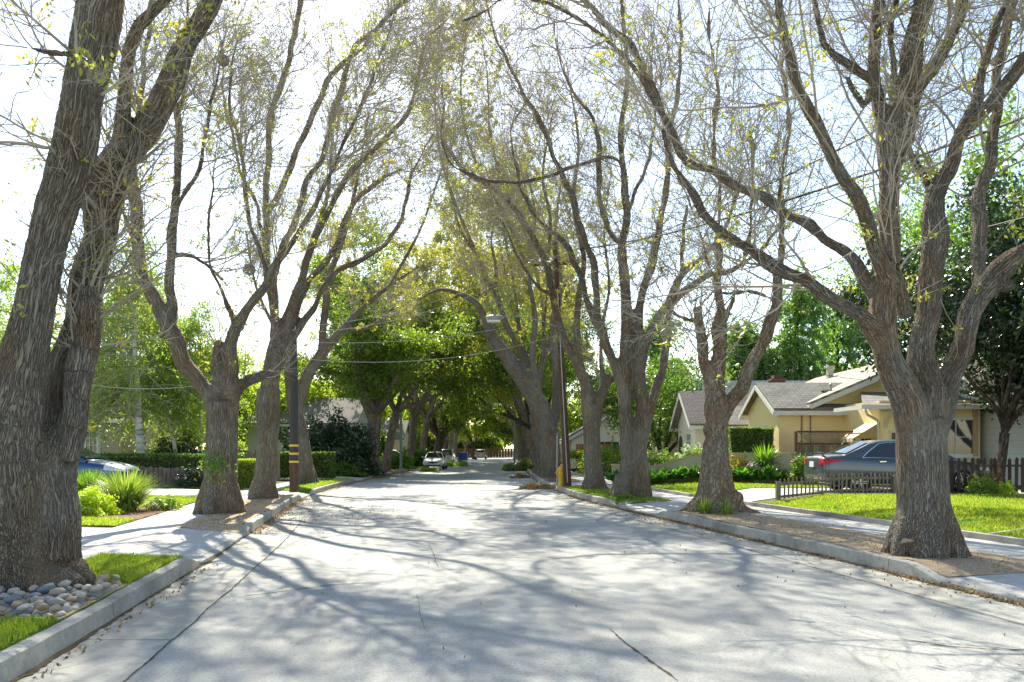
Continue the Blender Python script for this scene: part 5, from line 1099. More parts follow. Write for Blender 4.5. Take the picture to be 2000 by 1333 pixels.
shrub('rose bush at the right end of the garden wall by the lattice fence', 'shrub', (9.75, 27.7, .45), (.42, .4, 1.0), LEAF_HEDGE, 2200, .04, seed=28, flowers=PETAL_RED, nf=16, fs=.05, name='rose_bush')
shrub('dark shrub between the lattice fence and the grey car', 'shrub', (10.7, 27.6, .45), (.6, .5, 1.0), LEAF_HEDGE, 2600, .04, seed=29)
shrub('yellow-flowering shrub peeping over the grey car boot', 'shrub', (10.9, 26.3, .45), (.5, .45, 1.25), LEAF_YELLOWFL, 2400, .04, seed=30)
shrub('variegated pale shrub in front of the tall dark picket fence', 'shrub', (12.35, 21.55, .43), (.42, .3, .5), LEAF_BIRCH, 1800, .035, seed=32)
shrub('small bright shrub by the fence post under the magnolia', 'shrub', (12.95, 21.5, .43), (.25, .22, .32), LEAF_GOLD, 900, .03, seed=33)
shrub('brown thorny bush in front of the tall dark picket fence', 'shrub', (12.7, 21.75, .43), (.45, .2, .75), LITTER, 900, .02, seed=34, stems=30)
shrub('flowering garden bush behind the fourth trunk', 'shrub', (5.2, 45, .4), (1.7, 1.1, 1.5), LEAF_GARDEN, 5500, .06, seed=35, flowers=LEAF_YELLOWFL, nf=120, fs=.08)
shrub('red-flowering bush left of the twin trunks', 'shrub', (6.4, 43.5, .4), (1.3, 1.0, 1.35), LEAF_GARDEN, 4500, .06, seed=36, flowers=PETAL_RED, nf=60, fs=.08)
shrub('bright grassy bush between the wooden pole and the fourth trunk', 'shrub', (4.25, 50, 1.1), (1.2, .7, .5), LEAF_BRIGHT, 3500, .06, seed=37)
shrub('bright green bush at the kerb left of the arching trunk', 'shrub', (2.75, 56, .15), (.6, .6, 1.5), LEAF_BRIGHT, 3000, .06, seed=38)
shrub('tiny groundcover clump below the twin trunks', 'shrub', (3.35, 24.2, .15), (.3, .25, .12), LEAF_GARDEN, 400, .03, seed=39)

picket('low weathered picket fence running along the driveway before the grey car', (6.95, 21.55), (10.9, 22.05), .56, .116, .042, .016, WOOD_OLD, seed=2, posts=(.02, 3.3), jit=.03)
picket('tall dark picket fence with pointed tops under the magnolia', (11.0, 22.1), (18.6, 22.0), .98, .172, .09, .02, WOOD_DARK, seed=3, posts=(.3, 2.05, 4.4, 6.8), pmat=WOOD_BROWN, jit=.01)
# lattice screen and board gate
root = empty('lattice_fence', (10.2, 28.95, .45), 'brown board fence with a lattice top against the yellow house', 'fence')
m = MB(); x = 10.12
while x < 12.0: m.box(x, x + .13, 28.95 + (.03 if int(x * 10) % 2 else 0), 28.97 + (.03 if int(x * 10) % 2 else 0), .4, 1.78); x += .145
part(m, 'boards', WOOD_OLD, root); m = MB()
for i in range(-6, 36):
    for sg in (1, -1):
        x0 = 10.15 + i * .085 + (0 if sg > 0 else 0); q = []
        xa, xb = (x0, x0 + .36) if sg > 0 else (x0 + .36, x0)
        za, zb = 1.87, 2.23
        if min(xa, xb) < 10.13 or max(xa, xb) > 11.98: continue
        m.bar((xa, 28.955 + .009 * sg, za), (xb, 28.955 + .009 * sg, zb), .008, .028, (0, 1, 0)) if False else m.bar((xa, 28.955 + .009 * sg, za), (xb, 28.955 + .009 * sg, zb), .008, .028)
part(m, 'lattice', WOOD_OLD, root)
for z0_, z1_ in ((1.79, 1.87), (2.23, 2.29)): part(MB().box(10.08, 12.04, 28.90, 29.02, z0_, z1_), 'rail', WOOD_BROWN, root)
for x in (10.03, 12.05): part(MB().box(x - .05, x + .05, 28.9, 29.0, .35, 2.27), 'post', WOOD_BROWN, root)
root = empty('board_gate', (12.2, 28.5, .45), 'plain vertical board gate right of the lattice fence', 'gate'); m = MB()
for i in range(7): m.box(12.16 + i * .125, 12.16 + i * .125 + .1, 28.5, 28.52, .45, 2.1)
part(m, 'boards', WOOD_BROWN, root); part(MB().box(12.16, 13.02, 28.53, 28.56, .8, .9).box(12.16, 13.02, 28.53, 28.56, 1.7, 1.8), 'brace', WOOD_BROWN, root)

# ---------------------------------------------------------------- buildings
def slab4(m, q, th):
    q = np.array(q, float); n_ = np.cross(q[1] - q[0], q[3] - q[0]); n_ /= np.linalg.norm(n_); n_ *= np.sign(n_[2]) or 1
    V = np.concatenate([q - n_ * th, q]); return m.add(V, [(3, 2, 1, 0), (4, 5, 6, 7), (0, 1, 5, 4), (1, 2, 6, 5), (2, 3, 7, 6), (3, 0, 4, 7)])
def gable(root, x0, x1, y0, y1, zb, ze, zr, axis, wall, roof, oe=.4, og=.35, trim=WHITEP, ends=True, wname='wall'):
    m = MB()
    if axis == 'x':
        ym = (y0 + y1) / 2; m.prism([(y0, zb), (y1, zb), (y1, ze), (ym, zr), (y0, ze)], x1 - x0, 0, x0); sl = (zr - ze) / (ym - y0)
        A = [(x0 - og, y0 - oe, ze - sl * oe), (x1 + og, y0 - oe, ze - sl * oe), (x1 + og, ym, zr), (x0 - og, ym, zr)]; B = [(x0 - og, ym, zr), (x1 + og, ym, zr), (x1 + og, y1 + oe, ze - sl * oe), (x0 - og, y1 + oe, ze - sl * oe)]
    else:
        xm = (x0 + x1) / 2; m.prism([(x0, zb), (x1, zb), (x1, ze), (xm, zr), (x0, ze)], y1 - y0, 1, y0); sl = (zr - ze) / (xm - x0)
        A = [(x0 - oe, y0 - og, ze - sl * oe), (xm, y0 - og, zr), (xm, y1 + og, zr), (x0 - oe, y1 + og, ze - sl * oe)]; B = [(xm, y0 - og, zr), (x1 + oe, y0 - og, ze - sl * oe), (x1 + oe, y1 + og, ze - sl * oe), (xm, y1 + og, zr)]
    part(m, wname, wall, root); up = np.array([0, 0, .13]); m = MB(); slab4(m, np.array(A) + up, .10); slab4(m, np.array(B) + up, .10); part(m, 'roof', roof, root)
    m = MB()
    for q in (A, B):
        q = np.array(q); 
        for a, b in ((0, 1), (1, 2), (2, 3), (3, 0)):
            p, r = q[a], q[b]
            if (abs(p[2] - zr) < 1e-6 and abs(r[2] - zr) < 1e-6): continue
            c_ = q.mean(0); o_ = (p + r) / 2 - c_; o_[2] = 0; o_ = norm(o_) * .014
            m.bar(p + o_ + [0, 0, -.055], r + o_ + [0, 0, -.055], .03, .17)
    part(m, 'fascia', trim, root)
def window(root, face, u, at, z, w_, h, nu=2, nz=2, trim=WHITEP, name='window', fw=.07, glass=GLASS_D):
    """face '-y': u is x of the centre, at is the wall's y; face '-x': u is y, at is x"""
    def bx(m, a0, a1, z0, z1, d0, d1):
        return m.box(a0, a1, at - d1, at - d0, z0, z1) if face == '-y' else m.box(at - d1, at - d0, a0, a1, z0, z1)
    m = MB(); e = w_ / 2
    bx(m, u - e - fw, u + e + fw, z - fw, z, .003, .06); bx(m, u - e - fw, u + e + fw, z + h, z + h + fw, .003, .06); bx(m, u - e - fw, u - e, z, z + h, .003, .055); bx(m, u + e, u + e + fw, z, z + h, .003, .055)
    for i in range(1, nu): c_ = u - e + w_ * i / nu; bx(m, c_ - .015, c_ + .015, z, z + h, .02, .045)
    for i in range(1, nz): c_ = z + h * i / nz; bx(m, u - e, u + e, c_ - .013, c_ + .013, .021, .043)
    o = part(m, name, trim, root); g_ = MB(); bx(g_, u - e, u + e, z, z + h, .003, .018); g_.build('pane', glass, o); return o
# yellow house
H1 = empty('yellow_house', (12.5, 31, .4), 'pale yellow stucco bungalow with grey shingle wing, behind the garden wall', 'house')
gable(H1, 10.1, 15.2, 31.0, 35.0, .3, 3.22, 4.2, 'x', YELLOW, ROOF_GREY, .35, .30)
gable(H1, 11.5, 20.2, 31.03, 42.4, .3, 3.42, 5.25, 'y', YELLOW, ROOF_TAN_Y, .35, .35, wname='main_wall')
gable(H1, 9.6, 12.5, 36.2, 39.4, .3, 2.75, 3.5, 'x', YELLOW, ROOF_GREY, .3, .3, wname='rear_wall')
window(H1, '-x', 32.7, 10.1, 1.75, .45, .75); window(H1, '-x', 32.3, 10.1, .85, .5, .6)
window(H1, '-x', 37.8, 9.6, 1.4, 1.4, .8, 4, 1)
ch = part(MB().box(11.0, 11.55, 34.6, 35.15, 3.2, 4.55).box(10.95, 11.6, 34.55, 35.2, 4.55, 4.63).box(11.1, 11.45, 34.7, 35.05, 4.63, 4.78), 'chimney', BRICKM, H1)
for x in (10.95, 11.28): part(MB().tube([(x, 30.96, .5), (x, 30.96, 3.1)], .025, 6), 'drainpipe', m_plain('brown_pipe', (.22, .15, .08)) if x < 11 else bpy.data.materials['brown_pipe'], H1)
part(MB().box(12.2, 12.75, 32.0, 32.5, 3.72, 3.92).box(12.12, 12.83, 31.95, 32.55, 3.92, 3.97), 'skylight', STEEL, H1)
part(MB().tube([(12.3, 31.6, 3.4), (12.3, 31.6, 4.1)], .04, 7).lathe([(.07, 0), (.07, .08), (0.01, .12)], (12.3, 31.6, 4.08), 8), 'vent_pipe', STEEL, H1)
part(MB().box(14.9, 15.15, 38.6, 38.85, 4.6, 5.5).box(14.85, 15.2, 38.55, 38.9, 5.5, 5.58), 'flue', m_plain('flue_beige', (.5, .45, .36)), H1)
part(MB().tube([(14.1, 30.9, 3.6), (14.1, 30.9, 4.7), (13.95, 30.9, 4.78)], .03, 6), 'service_mast', STEEL, H1)
# front wing with porch roof, bracket and awning
m = MB().box(12.55, 16.0, 28.0, 31.0, .3, 3.3); part(m, 'wing_wall', YELLOW, H1)
m = MB(); slab4(m, [(11.8, 27.5, 3.12), (16.3, 27.5, 3.12), (16.3, 31.0, 3.80), (13.2, 31.0, 3.80)], .1); part(m, 'porch_roof', ROOF_GREY, H1)
part(MB().box(11.78, 16.32, 27.40, 27.50, 2.98, 3.12).box(11.70, 11.78, 27.40, 29.8, 2.98, 3.12), 'gutter', WHITEP, H1)
part(MB().tube([(11.85, 27.5, 2.98), (11.95, 27.55, 2.80), (12.45, 27.9, 2.62), (12.5, 27.94, 2.4), (12.5, 27.94, .5)], .045, 8), 'downpipe', CREAMP, H1)
part(MB().prism([(27.5, 2.9), (28.0, 2.9), (28.0, 2.35), (27.85, 2.6)], .10, 0, 12.7), 'bracket', CREAMP, H1); part(MB().prism([(27.5, 2.9), (28.0, 2.9), (28.0, 2.35), (27.85, 2.6)], .10, 0, 14.5), 'bracket', CREAMP, H1)
m = MB(); slab4(m, [(12.55, 27.95, 2.56), (12.55, 29.1, 2.56), (11.65, 29.1, 2.02), (11.65, 27.95, 2.02)], .02)
for i in range(10): y = 27.95 + i * .115; m.add([(11.65, y, 2.02), (11.65, y + .115, 2.02), (11.65, y + .115, 1.90), (11.65, y + .058, 1.86), (11.65, y, 1.90)], [(0, 1, 2, 3, 4)])
m.add([(11.65, 27.95, 2.0), (12.55, 27.95, 2.54), (12.55, 27.95, 2.0)], [(0, 1, 2)])
part(m, 'awning', AWN, H1)
window(H1, '-x', 28.5, 12.55, 1.2, .8, .75, 2, 2, CREAMP); window(H1, '-y', 13.4, 28.0, 1.2, .9, 1.0, 3, 3, CREAMP)
w1 = window(H1, '-y', 15.15, 28.0, 1.48, 1.25, 1.15, 2, 2, WHITEP, fw=.11)
part(MB().box(14.42, 15.9, 27.80, 27.94, 1.33, 1.39), 'window_ledge', WHITEP, H1)
part(MB().box(15.72, 15.9, 27.93, 27.99, .4, 3.1), 'corner_board', m_plain('tan_board', (.50, .34, .20)), H1)
# neighbour with white siding
H2 = empty('white_garage', (19, 27.4, .4), 'white clapboard garage showing behind the magnolia and tall picket fence', 'garage')
gable(H2, 16.25, 24.5, 27.2, 34.0, .3, 3.3, 5.2, 'x', SIDING, ROOF_BROWN, .4, .3)
window(H2, '-y', 20.5, 27.2, 1.3, 1.1, 1.1)
# cream cottage further along
H3 = empty('cream_cottage', (8.4, 40, .4), 'small cream cottage with steep brown shingle gable and arched entry', 'house')
gable(H3, 8.75, 15.5, 38.95, 43.1, .3, 2.98, 4.45, 'x', CREAM, ROOF_BROWN, .35, .38)
window(H3, '-x', 40.4, 8.75, 1.05, 1.0, 1.35, 3, 4); window(H3, '-y', 9.6, 38.95, 1.2, .7, 1.1)
m = MB(); arch = [(42.0, .4), (42.9, .4), (42.9, 1.9)] + [(42.45 + .45 * math.cos(t), 1.9 + .45 * math.sin(t)) for t in np.linspace(0, math.pi, 9)[1:-1]] + [(42.0, 1.9)]
part(m.prism(arch, .02, 0, 8.725), 'door', WOOD_BROWN, H3)
part(MB().tube([(8.68, 38.9, 2.85), (8.68, 38.9, .5)], .035, 7), 'downpipe', WHITEP, H3)
H4 = empty('blue_roofed_house', (14, 50, .4), 'house with a long slate-blue roof showing above the cream cottage', 'house')
gable(H4, 9.3, 22, 48.5, 55.5, .3, 3.9, 5.9, 'x', BEIGE, ROOF_BLUE, .4, .4); window(H4, '-x', 51, 9.3, 1.5, 1.2, 1.2)
H5 = empty('grey_roofed_bungalow', (7, 60, .3), 'low bungalow with hipped grey roof seen between the right trunks', 'house')
gable(H5, 4.2, 9.4, 58, 65, .3, 2.55, 4.1, 'y', CREAM, ROOF_GREY_Y, .5, .4); gable(H5, 8.6, 14.0, 61, 66, .3, 2.5, 3.6, 'x', CREAM, ROOF_BROWN, .4, .3, wname='side_wall')
window(H5, '-y', 6.8, 58, 1.3, 1.5, .9, 3, 1)
m = MB(); [m.box(4.1 + i * .16, 4.1 + i * .16 + .145, 52.4, 52.43, .9, 2.0) for i in range(14)]; m.thing('board_fence', WOOD_RED, 'orange-brown board fence below the grey roof', 'fence')
m = MB(); [m.box(3.85 + i * .3, 3.85 + i * .3 + .28, 49.0, 49.06, .3, 1.15) for i in range(13)]; m.box(3.8, 7.8, 49.07, 49.12, 1.05, 1.15); m.thing('retaining_fence', WOOD_BROWN, 'low dark red-brown board retaining fence behind the wooden pole', 'fence')
for i in range(2): m = MB().box(4.55 + i * .3, 4.6 + i * .3, 39.6, 39.65, .2, 1.05); m.thing('garden_stake', WOOD_DARK, ['thin dark stake standing in the strip behind the fourth trunk', 'second thin dark stake, nearer the twin trunks'][i], 'stake')
# left houses
H6 = empty('beige_house', (-22, 39, .2), 'beige house with white french doors behind the birches', 'house')
gable(H6, -28, -18.6, 39.0, 47.0, .1, 3.35, 5.9, 'x', BEIGE, ROOF_BROWN, .5, .4)
for i in range(2): window(H6, '-y', -20.62 + i * .62, 39.0, .55, .50, 1.95, 3, 6, WHITEP, 'french_door', .06)
window(H6, '-y', -24.5, 39.0, 1.1, 1.6, 1.3, 4, 3)
H7 = empty('white_house', (-14, 64, .2), 'white house with grey roof above the huge dark bush', 'house')
gable(H7, -20, -12.0, 62, 70, .2, 3.8, 5.7, 'x', m_stucco('white_stucco', (.66, .66, .62)), ROOF_GREY, .6, .4); window(H7, '-y', -14.2, 62, 2.4, 1.8, 1.0, 3, 1); window(H7, '-y', -17.2, 62, 2.4, 1.4, 1.0, 3, 1)
root = empty('garden_fence', (-14.5, 35.8, .2), 'old board fence with orange-brown post beneath the birch trees', 'fence'); m = MB()
for i in range(40): m.box(-17.2 + i * .17, -17.2 + i * .17 + .145, 36.8, 36.82, .2, 1.6 + .03 * math.sin(i * 5))
part(m, 'boards', WOOD_OLD, root); part(MB().box(-13.3, -13.1, 36.6, 36.75, .2, 2.0), 'post', WOOD_RED, root)
H8 = empty('far_house', (-20, 92, .2), 'far pale house beyond the parked cars on the left', 'house'); gable(H8, -24, -12.5, 92, 100, .2, 3, 5, 'x', CREAM, ROOF_GREY, .5, .4)
H9 = empty('far_house', (9, 92, .2), 'far pale house beyond the bungalow on the right', 'house'); gable(H9, 5, 15, 90, 98, .2, 3, 5, 'x', CREAM, ROOF_BROWN, .5, .4)
# ---------------------------------------------------------------- vehicles
def car(name, label, paint, loc, rz, L=4.85, W=1.82, H=1.47, kind='sedan', glass=GLASS_CAR, detail=True):
    """x runs from the tail (0) to the nose (L), y to the left"""
    root = empty(name, loc, label, 'car'); c_, s_ = math.cos(rz), math.sin(rz); lo = np.array(loc)
    def wpt(V):
        V = np.asarray(V, float).reshape(-1, 3).copy(); V[:, 0] -= L / 2; q = V.copy(); q[:, 0] = V[:, 0] * c_ - V[:, 1] * s_; q[:, 1] = V[:, 0] * s_ + V[:, 1] * c_; return q + lo
    def put(m, nm, mat, par=root, **kw): return obj(nm, wpt(m.V()), list(m.f.values()), mat, par, **kw)
    f = L / 4.85; hw = W / 2
    if kind == 'sedan':
        ST = [(0.00, .42, .86, .80), (.05, .30, .98, .90), (.20, .24, 1.045, .97), (.55, .22, 1.06, 1.0), (.95, .21, 1.03, 1.0), (1.6, .21, .99, 1.0), (2.4, .21, .965, 1.0), (3.3, .21, .95, 1.0), (3.75, .22, .93, .99), (4.2, .23, .86, .97), (4.55, .26, .78, .92), (4.75, .32, .68, .84), (4.85, .40, .58, .70)]
        GH = [(.58, 1.03, .79), (1.42, H - .06, .58), (1.75, H - .01, .60), (2.35, H, .61), (2.75, H - .025, .60), (3.72, .94, .80)]; ax = (1.02, 3.86)
    else:
        ST = [(0.0, .45, .95, .84), (.05, .34, 1.1, .93), (.25, .30, 1.12, .99), (1.0, .28, 1.10, 1), (2.0, .28, 1.07, 1), (3.2, .28, 1.05, 1), (3.7, .28, 1.04, .99), (4.2, .30, .98, .97), (4.55, .32, .90, .93), (4.75, .36, .8, .86), (4.85, .42, .66, .74)]
        GH = [(.10, 1.08, .84), (.40, H - .08, .70), (.9, H - .01, .70), (2.2, H, .70), (2.9, H - .05, .68), (3.72, 1.04, .84)]; ax = (.98, 3.86)
    def sect(x, zb, zt, w_):
        w_ = w_ * hw; mid = (zb + zt) / 2
        return [(x, 0, zb), (x, w_ * .72, zb), (x, w_ * .93, zb + .05), (x, w_ * .99, zb + .18), (x, w_, mid), (x, w_ * .985, zt - .20), (x, w_ * .955, zt - .10), (x, w_ * .88, zt - .02), (x, w_ * .6, zt + .012), (x, 0, zt + .028)]
    R = []
    for x, zb, zt, w_ in ST:
        s = sect(x * f, zb, zt, w_); full = s + [(a, -b, c) for a, b, c in s[-2:0:-1]]; R.append(full)
    R = np.array(R); n, k = R.shape[:2]; idx = np.arange(n * k).reshape(n, k)
    F = np.stack([idx[:-1], np.roll(idx, -1, 1)[:-1], np.roll(idx, -1, 1)[1:], idx[1:]], -1).reshape(-1, 4)[:, ::-1]
    bm = bmesh.new(); vs = [bm.verts.new(v) for v in R.reshape(-1, 3)]; [bm.faces.new([vs[i] for i in q]) for q in F]; bm.faces.new([vs[i] for i in idx[0]]); bm.faces.new([vs[i] for i in idx[-1][::-1]])
    bmesh.ops.recalc_face_normals(bm, faces=bm.faces)
    me = bpy.data.meshes.new('tmpb'); bm.to_mesh(me); bm.free(); o = bpy.data.objects.new('tmpb', me); sc.collection.objects.link(o)
    sb = o.modifiers.new('s', 'SUBSURF'); sb.levels = 3; sb.render_levels = 3; cut = []
    for xx in ax:
        for sg in (1, -1):
            m = MB().lathe([(.375, -.2), (.375, .2)], (xx * f, sg * (hw - .06), .33), 28, 1); cm = npmesh('cut', m.V(), list(m.f.values()))
            co = bpy.data.objects.new('cut', cm); sc.collection.objects.link(co); b = o.modifiers.new('b', 'BOOLEAN'); b.operation = 'DIFFERENCE'; b.object = co; b.solver = 'EXACT'; cut.append(co)
    dg = bpy.context.evaluated_depsgraph_get(); dg.update(); bmn = bpy.data.meshes.new_from_object(o.evaluated_get(dg))
    bpy.data.objects.remove(o); [bpy.data.objects.remove(q) for q in cut]
    V = np.array([v.co[:] for v in bmn.vertices]); FF = {}; fl = -1 if bmn.vertices[int(V[:, 0].argmin())].normal[0] > 0 else 1
    for p in bmn.polygons: FF.setdefault(len(p.vertices), []).append(list(p.vertices)[::fl])
    obj('body', wpt(V), list(FF.values()), paint, root, angle=32)
    CE = np.array([V[list(p.vertices)].mean(0) for p in bmn.polygons]); VN = np.array([v.normal[:] for v in bmn.vertices]) * fl; PV = [list(p.vertices)[::fl] for p in bmn.polygons]
    def skin(nm, mat, test, off=.006):   # a lamp or grille that follows the body
        F_ = [PV[i] for i in range(len(PV)) if test(CE[i][0] / f, CE[i][1] / hw, CE[i][2])]
        if not F_: return
        ids = sorted({i for q in F_ for i in q}); mp = {j: i for i, j in enumerate(ids)}; G_ = {}
        for q in F_: G_.setdefault(len(q), []).append([mp[i] for i in q])
        obj(nm, wpt(V[ids] + VN[ids] * off), list(G_.values()), mat, root, smooth=True)
    hz_ = .0 if kind == 'sedan' else .14
    for sg in (1, -1):
        if kind == 'sedan': skin('tail_lamp', REDL, lambda x, y, z: x < .52 and y * sg > .58 and .77 + .20 * max(0, x) < z < .955 - .10 * max(0, x))
        else: skin('tail_lamp', REDL, lambda x, y, z: x < .22 and y * sg > .74 and .80 < z < 1.08)
        skin('headlight', LAMPW, lambda x, y, z: x > 4.30 and y * sg > .47 and .585 + hz_ + .10 * (4.8 - x) < z < .72 + hz_ + .16 * (4.8 - x))
    skin('grille', BLACKP, lambda x, y, z: x > 4.70 and abs(y) < .40 and .52 + hz_ < z < .64 + hz_); skin('air_intake', BLACKP, lambda x, y, z: x > 4.65 and abs(y) < .66 and .30 < z < .40)
    # cabin
    def gw(x):   # (roof z, top half width) at x
        return np.interp(x, [g[0] for g in GH], [g[1] for g in GH]), np.interp(x, [g[0] for g in GH], [g[2] for g in GH]) * hw / .91
    zbl = .93 if kind == 'sedan' else 1.03; wb = .83 * hw / .91 * 1.02
    R = []
    for x in np.linspace(GH[0][0], GH[-1][0], 26):
        z, wt = gw(x); z = max(z, zbl + .01); t = (z - zbl) / (H - zbl); wt_ = wb + (GH[3][2] * hw / .91 - wb) * t
        s = [(x * f, wb, zbl - .05), (x * f, wb + (wt_ - wb) * .5, zbl + (z - zbl) * .5), (x * f, wt_, z - .045 * t), (x * f, wt_ * .90, z - .012 * t), (x * f, wt_ * .5, z + .012 * t), (x * f, 0, z + .018 * t)]; R.append(s + [(a, -b, c) for a, b, c in s[-2::-1]])
    R = np.array(R); n, k = R.shape[:2]; idx = np.arange(n * k).reshape(n, k); m = MB(); m.add(R.reshape(-1, 3), np.stack([idx[:-1, :-1], idx[:-1, 1:], idx[1:, 1:], idx[1:, :-1]], -1).reshape(-1, 4).tolist())
    put(m, 'cabin', paint, angle=30)
    wt0 = GH[3][2] * hw / .91
    yof = lambda z: wb + (wt0 - wb) * (z - zbl) / (H - zbl)
    def side_panel(poly, nm, mat, off):
        for sg in (1, -1):
            m = MB(); V = [(x * f, sg * (yof(z) + off), z) for x, z in poly]; m.add(V, [tuple(range(len(V)))]); put(m, nm, mat)
    if kind == 'sedan': wins = [[(1.12, .985), (1.28, 1.12), (1.62, 1.36), (1.80, 1.385), (2.30, 1.40), (2.30, .965)], [(2.38, .965), (2.38, 1.40), (2.62, 1.385), (2.82, 1.34), (3.40, 1.02), (3.42, .965)]]
    else: wins = [[(.45, 1.14), (.58, H - .17), (1.25, H - .12), (1.25, 1.10)], [(1.34, 1.10), (1.34, H - .12), (2.25, H - .12), (2.25, 1.08)], [(2.34, 1.08), (2.34, H - .12), (2.8, H - .16), (3.45, 1.10)]]
    if kind == 'sedan':
        side_panel([(1.075, .965), (1.25, 1.125), (1.61, 1.373), (1.80, 1.398), (2.62, 1.402), (2.84, 1.352), (3.45, 1.01), (3.47, .953)], 'window_trim', CHROME, .006)
    for wv in wins: side_panel(wv, 'side_window', glass, .012)
    def screen(xa, za, wa, xb, zb_, wb_, nm, mat, off):   # curved glass between two cross lines
        g_ = []
        for i in range(7):
            t = i / 6; x = xa + (xb - xa) * t; z, _ = gw(x); tt = (z - zbl) / (H - zbl); w_ = wa + (wb_ - wa) * t
            g_.append([((x) * f + (off if xb < xa and nm == 'windscreen' else (-off if nm != 'windscreen' else off)), w_ * q, z + .016 * (1 - q * q) + .030 - .012 * abs(q)) for q in np.linspace(-1, 1, 9)])
        g_ = np.array(g_); ii = np.arange(63).reshape(7, 9); m = MB(); m.add(g_.reshape(-1, 3), np.stack([ii[:-1, :-1], ii[:-1, 1:], ii[1:, 1:], ii[1:, :-1]], -1).reshape(-1, 4).tolist()); put(m, nm, mat, smooth=True)
    xr0, xr1 = (GH[0][0] + .10, GH[1][0] - .02); xf0, xf1 = (GH[-1][0] - .08, GH[-2][0] + .08)
    screen(xr0, 0, wb * .84, xr1, 0, wt0 * .86, 'rear_window', GLASS_CAR, .012); screen(xf0, 0, wb * .86, xf1, 0, wt0 * .88, 'windscreen', glass, .012)
    # wheels
    for xx in ax:
        for sg in (1, -1):
            c0 = (xx * f, sg * (hw - .115), .325); m = MB().lathe([(.235, -.11), (.315, -.105), (.328, -.06), (.328, .06), (.315, .105), (.235, .11)], c0, 30, 1, False); wh = put(m, 'wheel', RUBBER, angle=35)
            m = MB().lathe([(.235, .07 * sg), (.235, .10 * sg), (.215, .105 * sg), (.205, .02 * sg)], c0, 28, 1, False)
            for i in range(10):
                a = i * math.pi / 5 + (.1 if i % 2 else -.1); m.bar((c0[0] + math.cos(a) * .05, c0[1] + sg * .085, c0[2] + math.sin(a) * .05), (c0[0] + math.cos(a) * .215, c0[1] + sg * .085, c0[2] + math.sin(a) * .215), .03, .03, (0, 1, 0))
            m.lathe([(.055, .07 * sg), (.055, .105 * sg), (.02, .108 * sg)], c0, 14, 1); put(m, 'rim', ALLOY, wh, angle=35)
            m = MB().lathe([(.20, -.01), (.20, .01)], (c0[0], c0[1] + sg * .02, c0[2]), 20, 1); put(m, 'brake_disc', BLACKP, wh)
    # lamps, plates, mirrors, handles
    def surf(x, side=1):   # body half width near the lamps
        return np.interp(x / f, [s[0] for s in ST], [s[3] for s in ST]) * hw
    sub = lambda m, nm, mat, **k: put(m, nm, mat, **k)
    zt = 1.0 if kind == 'sedan' else 1.15
    for sg in (1, -1):
        m = MB().blob((3.28 * f, sg * (hw + .09), zt + .02), (.075, .10, .065), 2); m.bar((3.28 * f, sg * (hw - .08), zt - .02), (3.28 * f, sg * (hw + .04), zt), .05, .04); sub(m, 'wing_mirror', paint if kind != 'x' else BLACKP, smooth=True)
        if detail:
            for xx in (1.62, 2.72): m = MB().bar(((xx - .08) * f, sg * (hw * .975 + .012), .86), ((xx + .10) * f, sg * (hw * .975 + .012), .865), .025, .028); sub(m, 'door_handle', CHROME)
            for xx in (2.34, ): m = MB().bar((xx * f, sg * (hw * 1.0 + .0005), .38), (xx * f, sg * (hw * .975 + .0005), .90), .004, .006, (1, 0, 0)); sub(m, 'door_seam', BLACKP)
    m = MB().box(-.02, .0, -.16, .16, .70 if kind == 'sedan' else .8, .86 if kind == 'sedan' else .95); sub(m, 'licence_plate', PLATE)
    m = MB().box(L - .01, L + .012, -.15, .15, .40, .50); sub(m, 'front_plate', PLATE)
    m = MB().box(.005, .06, -.5, .5, .28, .36); sub(m, 'bumper_trim', BLACKP)
    if kind == 'sedan' and detail: m = MB(); [m.bar(p, q, .10, .018) for p, q in (((.10, -.62, 1.10), (.13, 0, 1.125)), ((.13, 0, 1.125), (.10, .62, 1.10)))]; [m.box(.1, .16, y - .02, y + .02, 1.0, 1.11) for y in (-.5, .5)]; sub(m, 'boot_spoiler', paint)
    return root
car('parked_car', 'dark grey saloon car parked on the driveway behind the low picket fence', P_GREY, (11.05, 23.55, .425), 0.0)
car('parked_car', 'blue car in the left driveway, nose towards the street', P_BLUE, (-15.0, 27.2, .33), 0.0, glass=GLASS_GREEN)
car('parked_car', 'white saloon facing the camera at the left kerb', P_WHITE, (-6.55, 70, 0), math.radians(-90), 4.7)
car('parked_car', 'light silver tall car parked behind the white saloon', P_SILVER, (-7.1, 88, 0), math.radians(-90), 4.7, 1.85, 1.72, 'van')
car('parked_car', 'tan people carrier far down the middle of the road', P_TAN, (-5.4, 142, 0), math.radians(90), 4.9, 1.95, 1.75, 'van')
car('parked_car', 'pale car mostly hidden behind the left trunks', P_WHITE, (-12.2, 84, .2), math.radians(0), 4.6, 1.8, 1.46)
m = MB().box(-8.0, -6.6, 121, 123, .1, 1.3)
for i in range(5): m.box(-7.9 + i * .28, -7.82 + i * .28, 120.94, 121, .3, 1.2)
m.box(-8.05, -6.55, 120.92, 121, 1.2, 1.3); m.thing('waste_container', BLUEBIN, 'dark blue waste container far down the left side', 'container')

